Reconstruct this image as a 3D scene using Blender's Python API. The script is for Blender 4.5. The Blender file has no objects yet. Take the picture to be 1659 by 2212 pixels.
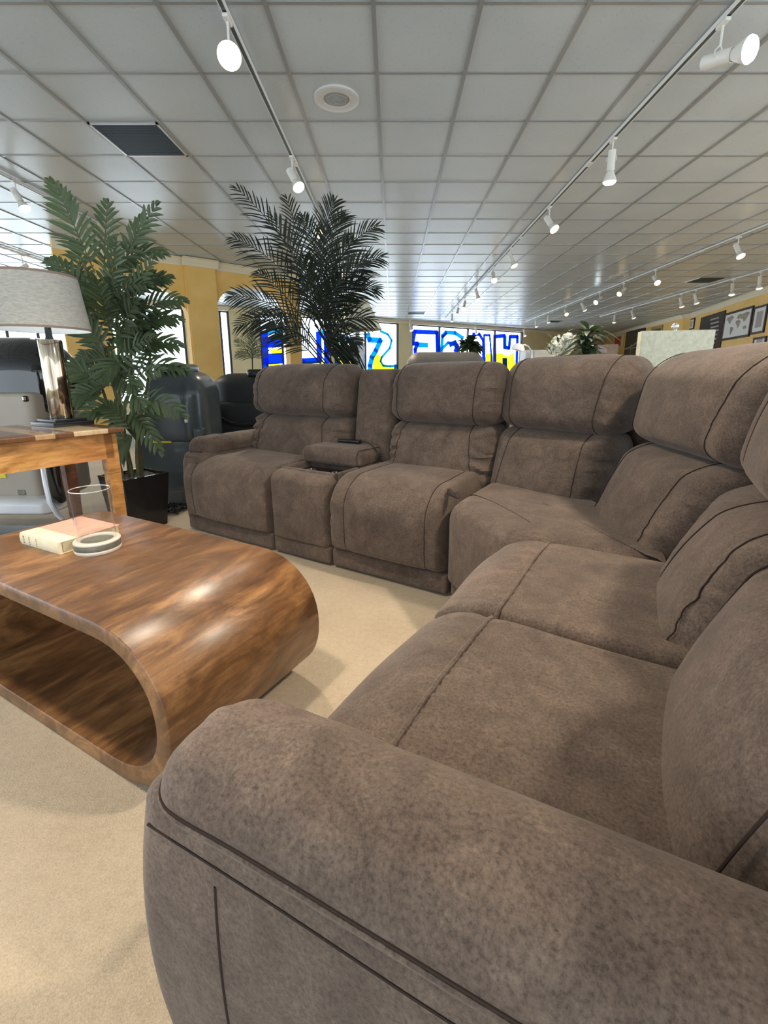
import bpy, bmesh, math, random
from mathutils import Vector, Matrix, noise
random.seed(7)
PI=math.pi
C=bpy.context.scene.collection
# ---------------------------------------------------------------- camera
F=978.;XV=848.;YP=1034.;YH=810.;CH=1.04
TH=math.atan((YP-YH)/F);ct=math.cos(TH);st=math.sin(TH)
cam=bpy.data.cameras.new('camera');co=bpy.data.objects.new('camera',cam);C.objects.link(co)
cam.sensor_fit='VERTICAL';cam.sensor_height=36;cam.lens=F/2212*36
cam.shift_x=-(XV-829.5)/2212;cam.shift_y=-(1106-YP)/2212
cam.clip_start=.02;cam.clip_end=200
co.location=(0,0,CH);co.rotation_euler=(PI/2-TH,0,0)
bpy.context.scene.camera=co
AN=math.radians(-31);U=Vector((math.cos(AN),math.sin(AN),0));N=Vector((-math.sin(AN),math.cos(AN),0))
CEIL=3.09
def ray(x,y):
    a=(x-XV)/F;b=-(y-YP)/F
    return Vector((a,ct+b*st,-st+b*ct))
O=Vector((0,0,CH))
def at(x,y,z): r=ray(x,y);return O+r*((z-CH)/r.z)
def aty(x,y,Y): r=ray(x,y);return O+r*(Y/r.y)
def w(p,q,z=0): return U*p+N*q+Vector((0,0,z))
def onplane(x,y,P,n): r=ray(x,y);return O+r*((Vector(P)-O).dot(n)/r.dot(n))
# ---------------------------------------------------------------- materials
def mat(name,col=(.5,.5,.5),rough=.6,metal=0,spec=.5,emis=None,es=0,trans=0,ior=1.45,coat=0,sheen=0,alpha=1):
    m=bpy.data.materials.new(name);m.use_nodes=True
    b=m.node_tree.nodes['Principled BSDF'];I=b.inputs
    I['Base Color'].default_value=(*col,1);I['Roughness'].default_value=rough;I['Metallic'].default_value=metal
    I['Specular IOR Level'].default_value=spec;I['Transmission Weight'].default_value=trans;I['IOR'].default_value=ior
    I['Coat Weight'].default_value=coat;I['Sheen Weight'].default_value=sheen
    if emis: I['Emission Color'].default_value=(*emis,1);I['Emission Strength'].default_value=es
    return m
def nn(m,t,**k):
    n=m.node_tree.nodes.new(t)
    for a,v in k.items():
        if a in n.inputs.keys(): n.inputs[a].default_value=v
        else: setattr(n,a,v)
    return n
def lk(m,a,b): m.node_tree.links.new(a,b)
def ramp(m,fac,stops):
    r=nn(m,'ShaderNodeValToRGB');e=r.color_ramp.elements
    while len(e)<len(stops): e.new(.5)
    for i,(p,c) in enumerate(stops): e[i].position=p;e[i].color=(*c,1)
    lk(m,fac,r.inputs[0]);return r.outputs[0]
def coords(m,scale=(1,1,1),rot=(0,0,0),kind='Object'):
    t=nn(m,'ShaderNodeTexCoord');mp=nn(m,'ShaderNodeMapping');mp.inputs['Scale'].default_value=scale;mp.inputs['Rotation'].default_value=rot
    lk(m,t.outputs[kind],mp.inputs[0]);return mp.outputs[0]
def noi(m,vec,scale,detail=4,rough=.55,dist=0):
    n=nn(m,'ShaderNodeTexNoise');n.inputs['Scale'].default_value=scale;n.inputs['Detail'].default_value=detail
    n.inputs['Roughness'].default_value=rough;n.inputs['Distortion'].default_value=dist
    lk(m,vec,n.inputs['Vector']);return n.outputs['Fac']
def mix(m,a,b,f,mode='MIX'):
    x=nn(m,'ShaderNodeMix',data_type='RGBA',blend_type=mode)
    for i,v in ((0,f),(6,a),(7,b)):
        if hasattr(v,'is_output'): lk(m,v,x.inputs[i])
        elif i==0: x.inputs[0].default_value=v
        else: x.inputs[i].default_value=(*v,1)
    return x.outputs[2]
def bump(m,h,strength=.3,dist=.01,prev=None):
    b=nn(m,'ShaderNodeBump');b.inputs['Strength'].default_value=strength;b.inputs['Distance'].default_value=dist
    lk(m,h,b.inputs['Height'])
    if prev is not None: lk(m,prev,b.inputs['Normal'])
    return b.outputs[0]
def P(m): return m.node_tree.nodes['Principled BSDF'].inputs
def noisy(name,c1,c2,scale=8,rough=.6,bs=.2,bscale=80,bd=.004,stretch=(1,1,1),**k):
    m=mat(name,c1,rough,**k);v=coords(m,stretch)
    lk(m,ramp(m,noi(m,v,scale),[(.3,c1),(.7,c2)]),P(m)['Base Color'])
    if bs: lk(m,bump(m,noi(m,v,bscale,3),bs,bd),P(m)['Normal'])
    return m
def suede():
    m=mat('brown_suede',rough=.78,spec=.22,sheen=.25);v=coords(m)
    P(m)['Sheen Roughness'].default_value=.5;P(m)['Sheen Tint'].default_value=(.8,.68,.6,1)
    a=noi(m,v,3.2,5,.6,.6);b=noi(m,v,13,8,.72,.9);f=noi(m,v,190,4,.75)
    c=ramp(m,a,[(.32,(.076,.054,.042)),(.5,(.102,.074,.057)),(.68,(.128,.089,.069))])
    c2=ramp(m,b,[(.37,(.385,.375,.37)),(.5,(.5,.5,.5)),(.65,(.66,.665,.65))])
    x=mix(m,c,c2,.85,'OVERLAY')
    ff=ramp(m,f,[(.28,(.18,.17,.16)),(.5,(.5,.5,.5)),(.74,(.80,.79,.78))])
    x=mix(m,x,ff,.9,'OVERLAY');lk(m,x,P(m)['Base Color'])
    n1=bump(m,f,.25,.002);n2=bump(m,noi(m,v,22,4,.6,.8),.22,.008,n1);lk(m,n2,P(m)['Normal']);return m
M={}
M['suede']=suede()
M['thread']=mat('dark_thread',(.042,.028,.022),.9,spec=.1)
M['seamdark']=mat('dark_seam_fabric',(.045,.03,.024),.9)  # even dark brown fabric of the velcro tab
def carpet():
    m=mat('beige_carpet',rough=.95,spec=.1,sheen=.2);v=coords(m)
    a=noi(m,v,2.5,5,.6);f=noi(m,v,230,3,.7);g=noi(m,v,45,4,.7)
    x=ramp(m,a,[(.3,(.45,.36,.25)),(.7,(.54,.44,.315))])
    x=mix(m,x,ramp(m,f,[(.25,(.30,.30,.30)),(.75,(.68,.68,.68))]),.6,'OVERLAY')
    x=mix(m,x,ramp(m,g,[(.3,(.42,.42,.42)),(.7,(.57,.57,.57))]),.6,'OVERLAY')
    lk(m,x,P(m)['Base Color']);lk(m,bump(m,g,.5,.006,bump(m,f,.6,.004)),P(m)['Normal']);return m
M['carpet']=carpet()
def tile():
    m=mat('mineral_fibre_tile',rough=.30,spec=.6);v=coords(m)
    vo=noi(m,v,55,3,.8,1.2);big=noi(m,v,1.3,2,.5)
    x=mix(m,ramp(m,big,[(.3,(.52,.58,.625)),(.7,(.58,.64,.675))]),ramp(m,vo,[(.30,(.26,.26,.27)),(.40,(.5,.5,.5)),(.7,(.53,.53,.53))]),.8,'OVERLAY')
    lk(m,x,P(m)['Base Color']);lk(m,bump(m,vo,.12,.002),P(m)['Normal']);return m
M['tile']=tile()
M['tbar']=mat('painted_grid_metal',(.36,.37,.37),.30,metal=.35)
M['yellow']=noisy('ochre_sponged_wall',(.80,.50,.13),(.88,.58,.20),3,.6,.1,30)
M['cream']=noisy('pale_cream_wall',(.72,.62,.38),(.78,.68,.43),3,.6,.1,30)
M['crown']=mat('cream_moulding',(.82,.74,.55),.5)
def wood(name,dark,mid,light,rough=.3,ring=6,sc=(6,1,6),coat=.3,rings=1.6):
    m=mat(name,mid,rough,spec=.5,coat=coat);P(m)['Coat Roughness'].default_value=.42
    v=coords(m,sc);v2=coords(m,(sc[0]*.35,sc[1]*.6,sc[2]*.35))
    big=noi(m,v2,1.3,3,.5,1.0);g=noi(m,v,ring,8,.62,rings);fine=noi(m,coords(m,(sc[0]*6,sc[1]*1.4,sc[2]*6)),9,3,.6)
    x=ramp(m,g,[(.30,dark),(.46,mid),(.62,light)])
    x=mix(m,x,ramp(m,big,[(.35,(.28,.27,.26)),(.65,(.66,.65,.63))]),.85,'OVERLAY')
    x=mix(m,x,ramp(m,fine,[(.35,(.36,.36,.36)),(.65,(.58,.58,.58))]),.6,'OVERLAY')
    lk(m,x,P(m)['Base Color']);lk(m,bump(m,fine,.08,.001),P(m)['Normal']);return m
def walnut():
    m=mat('dark_mango_wood',rough=.38,spec=.5,coat=.45);P(m)['Coat Roughness'].default_value=.33
    v=coords(m);s_=nn(m,'ShaderNodeSeparateXYZ');lk(m,v,s_.inputs[0])
    def mth(op,a,b):
        q=nn(m,'ShaderNodeMath',operation=op)
        for i,t in enumerate((a,b)):
            if hasattr(t,'is_output'): lk(m,t,q.inputs[i])
            elif t is not None: q.inputs[i].default_value=t
        return q.outputs[0]
    fl=mth('FLOOR',mth('MULTIPLY',mth('SUBTRACT',s_.outputs[0],s_.outputs[2]),11.0),None)
    wn=nn(m,'ShaderNodeTexWhiteNoise',noise_dimensions='1D');lk(m,fl,wn.inputs['W'])
    g=noi(m,coords(m,(4.5,1.5,4.5)),2.2,6,.6,1.4);fine=noi(m,coords(m,(40,2.2,40)),3.5,5,.65,.3);fleck=noi(m,coords(m,(14,5,14)),5,5,.7,1.5)
    x=ramp(m,g,[(.30,(.085,.036,.014)),(.5,(.185,.085,.032)),(.70,(.37,.185,.07))])
    x=mix(m,x,ramp(m,wn.outputs[0],[(0,(.38,.37,.36)),(1,(.60,.60,.59))]),.8,'OVERLAY')
    x=mix(m,x,ramp(m,fine,[(.3,(.34,.33,.32)),(.7,(.64,.64,.64))]),.8,'OVERLAY')
    x=mix(m,x,ramp(m,fleck,[(.36,(.38,.37,.36)),(.55,(.52,.52,.52))]),.6,'OVERLAY')
    lk(m,x,P(m)['Base Color']);lk(m,bump(m,fine,.06,.001),P(m)['Normal']);return m
M['walnut']=walnut()
M['oak']=wood('honey_sheesham_wood',(.28,.11,.03),(.55,.27,.075),(.70,.40,.14),.33,3,(5,1.1,5),.25)
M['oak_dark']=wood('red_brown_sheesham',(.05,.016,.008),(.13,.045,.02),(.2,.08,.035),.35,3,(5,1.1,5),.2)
def planks():
    m=mat('striped_sheesham_top',rough=.25,coat=.4);v=coords(m,(1,1,1));s=nn(m,'ShaderNodeSeparateXYZ');lk(m,v,s.inputs[0])
    mu=nn(m,'ShaderNodeMath',operation='MULTIPLY');mu.inputs[1].default_value=13;lk(m,s.outputs[1],mu.inputs[0])
    fl=nn(m,'ShaderNodeMath',operation='FLOOR');lk(m,mu.outputs[0],fl.inputs[0])
    wn=nn(m,'ShaderNodeTexWhiteNoise',noise_dimensions='1D');lk(m,fl.outputs[0],wn.inputs['W'])
    x=ramp(m,wn.outputs[0],[(.2,(.16,.07,.03)),(.5,(.40,.23,.10)),(.85,(.66,.48,.28))])
    x=mix(m,x,ramp(m,noi(m,coords(m,(3,30,3)),3,4),[(.3,(.38,.38,.38)),(.7,(.6,.6,.6))]),.7,'OVERLAY');lk(m,x,P(m)['Base Color']);return m
M['planks']=planks()
M['linen']=noisy('natural_linen_shade',(.38,.36,.31),(.54,.515,.46),40,.85,.3,160,.002,(1,1,4))
M['linen_trim']=mat('taupe_shade_trim',(.28,.20,.16),.8)
M['shade_in']=mat('white_shade_lining',(.9,.92,.92),.7)
M['chrome']=mat('smoked_chrome_reflections',(.26,.21,.18),.07,metal=1)
lk(M['chrome'],ramp(M['chrome'],noi(M['chrome'],coords(M['chrome'],(26,26,.8)),2.0,3,.6),[(.38,(.05,.035,.03)),(.5,(.30,.24,.18)),(.62,(.62,.52,.38))]),P(M['chrome'])['Base Color'])  # brown-gold streaks paint room reflections into the chrome's colour
M['black']=mat('black_lacquer',(.012,.011,.012),.25,coat=.3)
M['gloss_black']=mat('glossy_black_shell',(.008,.008,.01),.06,coat=1)
M['beige_shell']=noisy('champagne_shell',(.36,.32,.27),(.40,.355,.30),4,.38,0)
M['slate']=noisy('slate_grey_shell',(.055,.068,.075),(.075,.09,.097),4,.3,0,coat=.3)
M['bleather']=noisy('black_leather',(.016,.017,.018),(.024,.025,.026),9,.5,.15,120,.002)
M['greyp']=mat('grey_footplate',(.13,.12,.105),.5)
M['silver']=mat('brushed_silver_trim',(.62,.62,.64),.3,metal=.7)
M['white']=mat('white_paint',(.82,.81,.78),.4)
M['whitegloss']=mat('white_gloss_plastic',(.78,.79,.82),.2,coat=.5)
M['yellow_sticker']=mat('yellow_sticker',(.75,.65,.03),.6)
M['red']=mat('red_print',(.7,.05,.03),.6)
M['rubber']=mat('black_cable',(.012,.012,.012),.5)
M['soil']=noisy('mossy_potting_cover',(.10,.09,.07),(.28,.26,.22),60,.95,1,90,.02)
M['cane']=noisy('green_brown_cane',(.06,.055,.025),(.12,.11,.05),12,.6,.1,40)
def leafm(name,a,b,rough=.4):
    m=mat(name,a,rough,spec=.4);v=coords(m)
    lk(m,ramp(m,noi(m,v,3,2),[(.3,a),(.7,b)]),P(m)['Base Color'])
    n=nn(m,'ShaderNodeBsdfTranslucent');x=nn(m,'ShaderNodeMixShader');x.inputs[0].default_value=.12
    n.inputs[0].default_value=(b[0]*1.3,b[1]*1.6,b[2],1)
    o=m.node_tree.nodes['Material Output'];lk(m,m.node_tree.nodes['Principled BSDF'].outputs[0],x.inputs[1]);lk(m,n.outputs[0],x.inputs[2]);lk(m,x.outputs[0],o.inputs[0]);return m
M['leaf']=leafm('green_palm_leaf',(.042,.062,.028),(.115,.155,.078),.38)
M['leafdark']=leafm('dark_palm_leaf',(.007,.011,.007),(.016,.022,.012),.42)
M['leafmid']=leafm('olive_leaf',(.03,.055,.028),(.06,.09,.045),.4)
M['book_cream']=noisy('cream_book_cloth',(.78,.68,.44),(.84,.76,.56),20,.8,.2,120,.001)
M['book_pink']=noisy('salmon_book_cloth',(.66,.36,.27),(.70,.41,.31),20,.8,.2,160,.001)
M['page']=noisy('aged_page_edges',(.66,.52,.28),(.78,.66,.42),60,.9,.4,150,.002,(1,1,20))
M['gilt']=mat('brown_gilt_lettering',(.35,.2,.06),.6)
M['stone']=noisy('pale_sandstone',(.60,.52,.43),(.72,.64,.55),12,.75,.1,60)
M['verdi']=noisy('aged_pewter_band',(.14,.135,.10),(.24,.23,.18),30,.5,.3,60,.002,metal=.3)
def glassm(name,tint=(1,1,1),rough=0):
    m=bpy.data.materials.new(name);m.use_nodes=True;nt=m.node_tree;nt.nodes.remove(nt.nodes['Principled BSDF'])
    t=nt.nodes.new('ShaderNodeBsdfTransparent');t.inputs[0].default_value=(*tint,1)
    g=nt.nodes.new('ShaderNodeBsdfGlossy');g.inputs['Roughness'].default_value=rough
    f=nt.nodes.new('ShaderNodeLayerWeight');pw=nt.nodes.new('ShaderNodeMath');pw.operation='POWER';pw.inputs[1].default_value=3;lk(m,f.outputs[1],pw.inputs[0]);mm=nt.nodes.new('ShaderNodeMath');mm.operation='MULTIPLY_ADD';mm.inputs[1].default_value=.75;mm.inputs[2].default_value=.07;lk(m,pw.outputs[0],mm.inputs[0]);x=nt.nodes.new('ShaderNodeMixShader')
    lk(m,mm.outputs[0],x.inputs[0]);lk(m,t.outputs[0],x.inputs[1]);lk(m,g.outputs[0],x.inputs[2]);lk(m,x.outputs[0],nt.nodes['Material Output'].inputs[0]);return m
M['glass']=glassm('clear_glass',(.96,.97,.97));M['pane']=glassm('window_glass',(.97,.985,1))
M['glassrim']=mat('polished_glass_rim',(.75,.78,.78),.05,metal=.6)
def paintm(name,c):
    m=mat(name,c,.6);t=nn(m,'ShaderNodeBsdfTranslucent');t.inputs[0].default_value=(*c,1);x=nn(m,'ShaderNodeMixShader');x.inputs[0].default_value=.75
    lk(m,m.node_tree.nodes['Principled BSDF'].outputs[0],x.inputs[1]);lk(m,t.outputs[0],x.inputs[2]);lk(m,x.outputs[0],m.node_tree.nodes['Material Output'].inputs[0]);return m
M['pblue']=paintm('blue_window_paint',(.01,.13,.75));M['pcyan']=paintm('light_blue_window_paint',(.01,.42,.75));M['pyellow']=paintm('yellow_window_paint',(.95,.82,.10));M['pwhite']=paintm('white_window_paint',(.92,.95,1))
M['warm']=mat('warm_lamp_glass',(1,.9,.7),.3,emis=(1,.70,.34),es=3.2)
M['warmdim']=mat('pale_lamp_glass',(1,.95,.85),.3,emis=(1,.86,.62),es=1.8)
M['cool']=mat('cool_lamp_glass',(.9,.97,1),.3,emis=(.75,.93,1),es=16)
M['lampwhite']=mat('white_lamp_housing',(.80,.78,.73),.35)
M['darkframe']=mat('dark_wood_frame',(.035,.018,.012),.4)
M['goldframe']=mat('gold_frame',(.55,.42,.18),.4,metal=.5)
M['mullion']=mat('bronze_mullion',(.05,.05,.05),.5)
M['blackphoto']=noisy('dark_photo_print',(.02,.02,.024),(.07,.065,.07),3,.25,0,coat=.3)
M['photolight']=mat('grey_photo_print',(.35,.32,.31),.4)
M['paper']=mat('white_mount_card',(.80,.79,.75),.35,coat=.3)
M['landbrown']=noisy('map_land_print',(.24,.2,.13),(.42,.36,.26),20,.5,0)
M['taupe']=noisy('taupe_leather',(.14,.12,.10),(.18,.155,.13),6,.5,.1,60)
M['ventdark']=mat('dark_grille_metal',(.10,.13,.145),.38,metal=.5)
M['speaker']=mat('grey_speaker_mesh',(.40,.41,.42),.6)
M['flower']=noisy('white_petal',(.50,.53,.40),(.68,.69,.62),20,.6,.3,40,.01)
M['pinecone']=noisy('weathered_whitewood',(.55,.5,.42),(.7,.66,.58),10,.6,.1,40)
M['brownwood']=noisy('brown_board',(.12,.075,.05),(.2,.13,.09),4,.5,0)
M['patterned']=noisy('patterned_cushion_cloth',(.12,.09,.06),(.62,.56,.46),28,.8,.1,60)
# ---------------------------------------------------------------- mesh helper
class MB:
    def __init__(s): s.v=[];s.f=[];s.m=[]
    def add(s,vs,fs,mi=0,T=None):
        o=len(s.v);s.v+=[(T@Vector(v)) if T is not None else Vector(v) for v in vs]
        s.f+=[tuple(i+o for i in f) for f in fs];s.m+=[mi]*len(fs);return s
    def box(s,x0,x1,y0,y1,z0,z1,mi=0,T=None,b=0):
        if b: return s.rbox(((x0+x1)/2,(y0+y1)/2,(z0+z1)/2),(x1-x0,y1-y0,z1-z0),b,mi,T)
        v=[(x,y,z) for x in (x0,x1) for y in (y0,y1) for z in (z0,z1)]
        return s.add(v,[(0,1,3,2),(4,6,7,5),(0,4,5,1),(2,3,7,6),(0,2,6,4),(1,5,7,3)],mi,T)
    def rbox(s,c,dim,r,mi=0,T=None,step=None,warp=None,seg=3):
        """rounded box; r = number or (rx-,rx+,ry-,ry+,rz-,rz+)"""
        if not isinstance(r,(tuple,list)): r=(r,)*6
        h=[d/2 for d in dim];ax=[]
        for a in range(3):
            r0=min(r[2*a],h[a]*.98);r1=min(r[2*a+1],h[a]*.98);L=[]
            for i in range(seg+1): L.append(-h[a]+r0*(1-math.cos(PI/2*i/seg)) if 0 else -h[a]+r0*i/seg)
            a0=-h[a]+r0;a1=h[a]-r1
            n=max(1,int(round((a1-a0)/step))) if step else 1
            for i in range(1,n+1): L.append(a0+(a1-a0)*i/n)
            for i in range(1,seg+1): L.append(a1+r1*i/seg)
            ax.append((L,r0,r1))
        idx={};vs=[];fs=[]
        def vert(P):
            k=tuple(round(t,6) for t in P)
            if k in idx: return idx[k]
            c_=[];d=[];
            for a in range(3):
                lo=-h[a]+ax[a][1];hi=h[a]-ax[a][2];ca=min(max(P[a],lo),hi);c_.append(ca)
                rr=ax[a][1] if P[a]<lo else ax[a][2]
                t=(P[a]-ca)/rr if rr>0 else 0
                d.append((math.tan(t*PI/4),rr))
            l=math.sqrt(sum(t*t for t,_ in d)) or 1
            Q=[c_[a]+d[a][0]/l*d[a][1] for a in range(3)]
            if warp: Q=list(warp(Q[0],Q[1],Q[2]))
            idx[k]=len(vs);vs.append((Q[0]+c[0],Q[1]+c[1],Q[2]+c[2]));return idx[k]
        for a in range(3):
            b1,b2=(a+1)%3,(a+2)%3
            for side in (0,1):
                val=ax[a][0][-1 if side else 0]
                for i in range(len(ax[b1][0])-1):
                    for j in range(len(ax[b2][0])-1):
                        q=[]
                        for (di,dj) in ((0,0),(1,0),(1,1),(0,1)):
                            Pt=[0,0,0];Pt[a]=val;Pt[b1]=ax[b1][0][i+di];Pt[b2]=ax[b2][0][j+dj];q.append(vert(Pt))
                        if not side: q.reverse()
                        if len(set(q))>=3: fs.append(tuple(dict.fromkeys(q)))
        return s.add(vs,fs,mi,T)
    def tube(s,pts,r,seg=8,mi=0,T=None,cap=True):
        pts=[Vector(p) for p in pts];vs=[];fs=[];n=len(pts);up=None
        for i,p in enumerate(pts):
            t=(pts[min(i+1,n-1)]-pts[max(i-1,0)])
            t=t.normalized() if t.length>1e-9 else Vector((0,0,1))
            if up is None: up=Vector((0,0,1)) if abs(t.z)<.9 else Vector((1,0,0))
            x=t.cross(up);x=x.normalized() if x.length>1e-6 else Vector((1,0,0));y=x.cross(t).normalized();up=y
            rr=r[i] if isinstance(r,(list,tuple)) else r
            for k in range(seg):
                a=2*PI*k/seg;vs.append(p+x*math.cos(a)*rr+y*math.sin(a)*rr)
        for i in range(n-1):
            for k in range(seg):
                k2=(k+1)%seg;fs.append((i*seg+k,i*seg+k2,(i+1)*seg+k2,(i+1)*seg+k))
        if cap: fs+=[tuple(range(seg))[::-1],tuple((n-1)*seg+k for k in range(seg))]
        return s.add(vs,fs,mi,T)
    def lathe(s,prof,seg=32,mi=0,T=None,cap=True):
        vs=[];fs=[];n=len(prof)
        for r,z in prof:
            for k in range(seg): a=2*PI*k/seg;vs.append((r*math.cos(a),r*math.sin(a),z))
        for i in range(n-1):
            for k in range(seg):
                k2=(k+1)%seg;fs.append((i*seg+k,i*seg+k2,(i+1)*seg+k2,(i+1)*seg+k))
        if cap: fs+=[tuple(range(seg))[::-1],tuple((n-1)*seg+k for k in range(seg))]
        return s.add(vs,fs,mi,T)
    def prism(s,poly,ax,a0,a1,mi=0,T=None):
        """poly of 2D points extruded along axis ax (0,1,2)"""
        n=len(poly);vs=[]
        for a in (a0,a1):
            for (x,y) in poly: vs.append({0:(a,x,y),1:(x,a,y),2:(x,y,a)}[ax])
        fs=[tuple(range(n))[::-1],tuple(range(n,2*n))]+[(i,(i+1)%n,(i+1)%n+n,i+n) for i in range(n)]
        return s.add(vs,fs,mi,T)
    def build(s,name,mats,parent=None,smooth=True,loc=None,ang=35):
        me=bpy.data.meshes.new(name);me.from_pydata([tuple(v) for v in s.v],[],s.f)
        if not isinstance(mats,(list,tuple)): mats=[mats]
        for m in mats: me.materials.append(M[m] if isinstance(m,str) else m)
        for p,mi in zip(me.polygons,s.m): p.material_index=mi
        bm=bmesh.new();bm.from_mesh(me);bmesh.ops.recalc_face_normals(bm,faces=bm.faces);
        if smooth:
            for f in bm.faces: f.smooth=True
            for e in bm.edges:
                if len(e.link_faces)==2 and e.calc_face_angle(0)>math.radians(ang): e.smooth=False
        bm.to_mesh(me);bm.free()
        o=bpy.data.objects.new(name,me);C.objects.link(o)
        if parent: o.parent=parent
        if loc is not None: o.location=loc
        return o
def tag(o,label,cat,group=None,kind=None):
    o['label']=label;o['category']=cat
    if group:o['group']=group
    if kind:o['kind']=kind
    return o
def thing(name,label,cat,loc=(0,0,0),rz=0,group=None):
    o=bpy.data.objects.new(name,None);C.objects.link(o);o.location=loc;o.rotation_euler=(0,0,rz);o.empty_display_size=.1
    return tag(o,label,cat,group)
def struct(o): o['kind']='structure';return o
def TR(x=0,y=0,z=0,rz=0): return Matrix.Translation((x,y,z))@Matrix.Rotation(rz,4,'Z')
def look(loc,d):
    """matrix whose +Z axis points along d"""
    return Matrix.Translation(loc)@Vector(d).to_track_quat('Z','Y').to_matrix().to_4x4()
# ================================================================ ROOM SHELL
# ---- arch wall
AD=Vector((math.cos(math.radians(38)),math.sin(math.radians(38)),0));AN_=Vector((AD.y,-AD.x,0));AP=at(465,567,CEIL)
def arch_s(x,y=700): Pq=onplane(x,y,AP,AN_);return (Pq-AP).dot(AD),Pq.z
TA=Matrix.Translation((AP.x,AP.y,0))@Matrix.Rotation(math.radians(38),4,'Z')
def arch_wall(m,s0,s1,ops,t=.22,top=CEIL):
    cur=s0
    for (a,b,spr,apx) in ops:
        m.box(cur,a,0,t,0,top)
        n=20;c=(a+b)/2;hw=(b-a)/2
        for i in range(n):
            u0=-math.cos(PI*i/n);u1=-math.cos(PI*(i+1)/n)
            z0=spr+(apx-spr)*math.sqrt(max(0,1-u0*u0));z1=spr+(apx-spr)*math.sqrt(max(0,1-u1*u1))
            x0=c+hw*u0;x1=c+hw*u1
            v=[(x0,0,z0),(x1,0,z1),(x1,0,top),(x0,0,top),(x0,t,z0),(x1,t,z1),(x1,t,top),(x0,t,top)]
            m.add(v,[(0,1,2,3),(5,4,7,6),(0,4,5,1),(3,2,6,7)])
        cur=b
    m.box(cur,s1,0,t,0,top)
sL=arch_s(122,600)[0];a1=arch_s(235,650)[0];b1=arch_s(404,650)[0];zt1=arch_s(330,612)[1];zs=arch_s(410,690)[1]
a2=arch_s(468,660)[0];b2=arch_s(622,660)[0];zt2=arch_s(535,618)[1];zs2=arch_s(468,668)[1];sR=arch_s(648,660)[0]
m=MB();arch_wall(m,sL,sR,[(a1,b1,zs,zt1),(a2,b2,zs2,zt2)])
o=m.build('wall_left','yellow',smooth=False);o.matrix_world=TA;struct(o)
m=MB();p0=arch_s(400,600)[0];p1=arch_s(462,600)[0]
m.box(p0,p1,-.10,.0,0,CEIL-.12);m.box(p0-.02,p0,-.07,0,0,CEIL-.12);o=m.build('trim_2','yellow',smooth=False);o.matrix_world=TA;struct(o)
def crownmesh(m,s0,s1,dep=.12,y=0,h=.14,sg=-1,T=None):
    pr=[(y,CEIL-h),(y+sg*.02,CEIL-h),(y+sg*.035,CEIL-h*.75),(y+sg*dep*.7,CEIL-h*.25),(y+sg*dep,CEIL-h*.12),(y+sg*dep,CEIL-.011),(y,CEIL-.011)]
    m.prism(pr,0,s0,s1,T=T)
m=MB();crownmesh(m,sL,sR);crownmesh(m,p0-.06,p1+.05,.12,-.10);o=m.build('trim_3','crown',smooth=False);o.matrix_world=TA;struct(o)
# ---- far window wall
FP=Vector((.21,18.05,0));FE=Vector((6.48,22.0,0));FD=(FE-FP).normalized();FN=Vector((FD.y,-FD.x,0))
TF=Matrix.Translation(FP)@Matrix.Rotation(math.atan2(FD.y,FD.x),4,'Z')
def fs(x,y=750): Pq=onplane(x,y,FP,FN);return (Pq-FP).dot(FD),Pq.z
ztop=fs(861,697)[1]
wins=[(-60,150,[(20,1),(86,1)]),(240,404,[(322,1)]),(418,500,[(481,1)]),(563,716,[(612,0),(640,1)]),(722,862,[(791,1)]),(890,1129,[(951,1),(1012,1),(1070,1)])]
m=MB();cur=-14
zb=.25;trimm=MB()
for (xa,xb,_) in wins:
    a=fs(xa)[0];b=fs(xb)[0];m.box(cur,a,0,.2,0,CEIL);m.box(a,b,0,.2,0,zb);m.box(a,b,0,.2,ztop,CEIL);cur=b
rw=fs(1305)[0];m.box(cur,rw,0,.2,0,CEIL);o=m.build('wall_back','cream',smooth=False);o.matrix_world=TF;struct(o)
for i,(xa,xb,mu) in enumerate(wins):
    a=fs(xa)[0];b=fs(xb)[0];m=MB()
    for (x0,x1,z0,z1) in [(a,a+.06,zb,ztop),(b-.06,b,zb,ztop),(a,b,zb,zb+.06),(a,b,ztop-.06,ztop)]+[(fs(x)[0]-.03,fs(x)[0]+.03,zb,ztop) for x,_ in mu]: m.box(x0,x1,.04,.12,z0,z1)
    o=m.build('window_%d'%(i+1),'mullion',smooth=False);o.matrix_world=TF;struct(o)
    m=MB();m.box(a,b,.08,.084,zb,ztop);m.build('window_pane','pane',o,False)
    wins[i]=(xa,xb,o)
m=MB();m.box(-14,rw,-.10,0,CEIL-.14,CEIL-.011);o=m.build('trim_4','crown',smooth=False);o.matrix_world=TF;struct(o)
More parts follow.
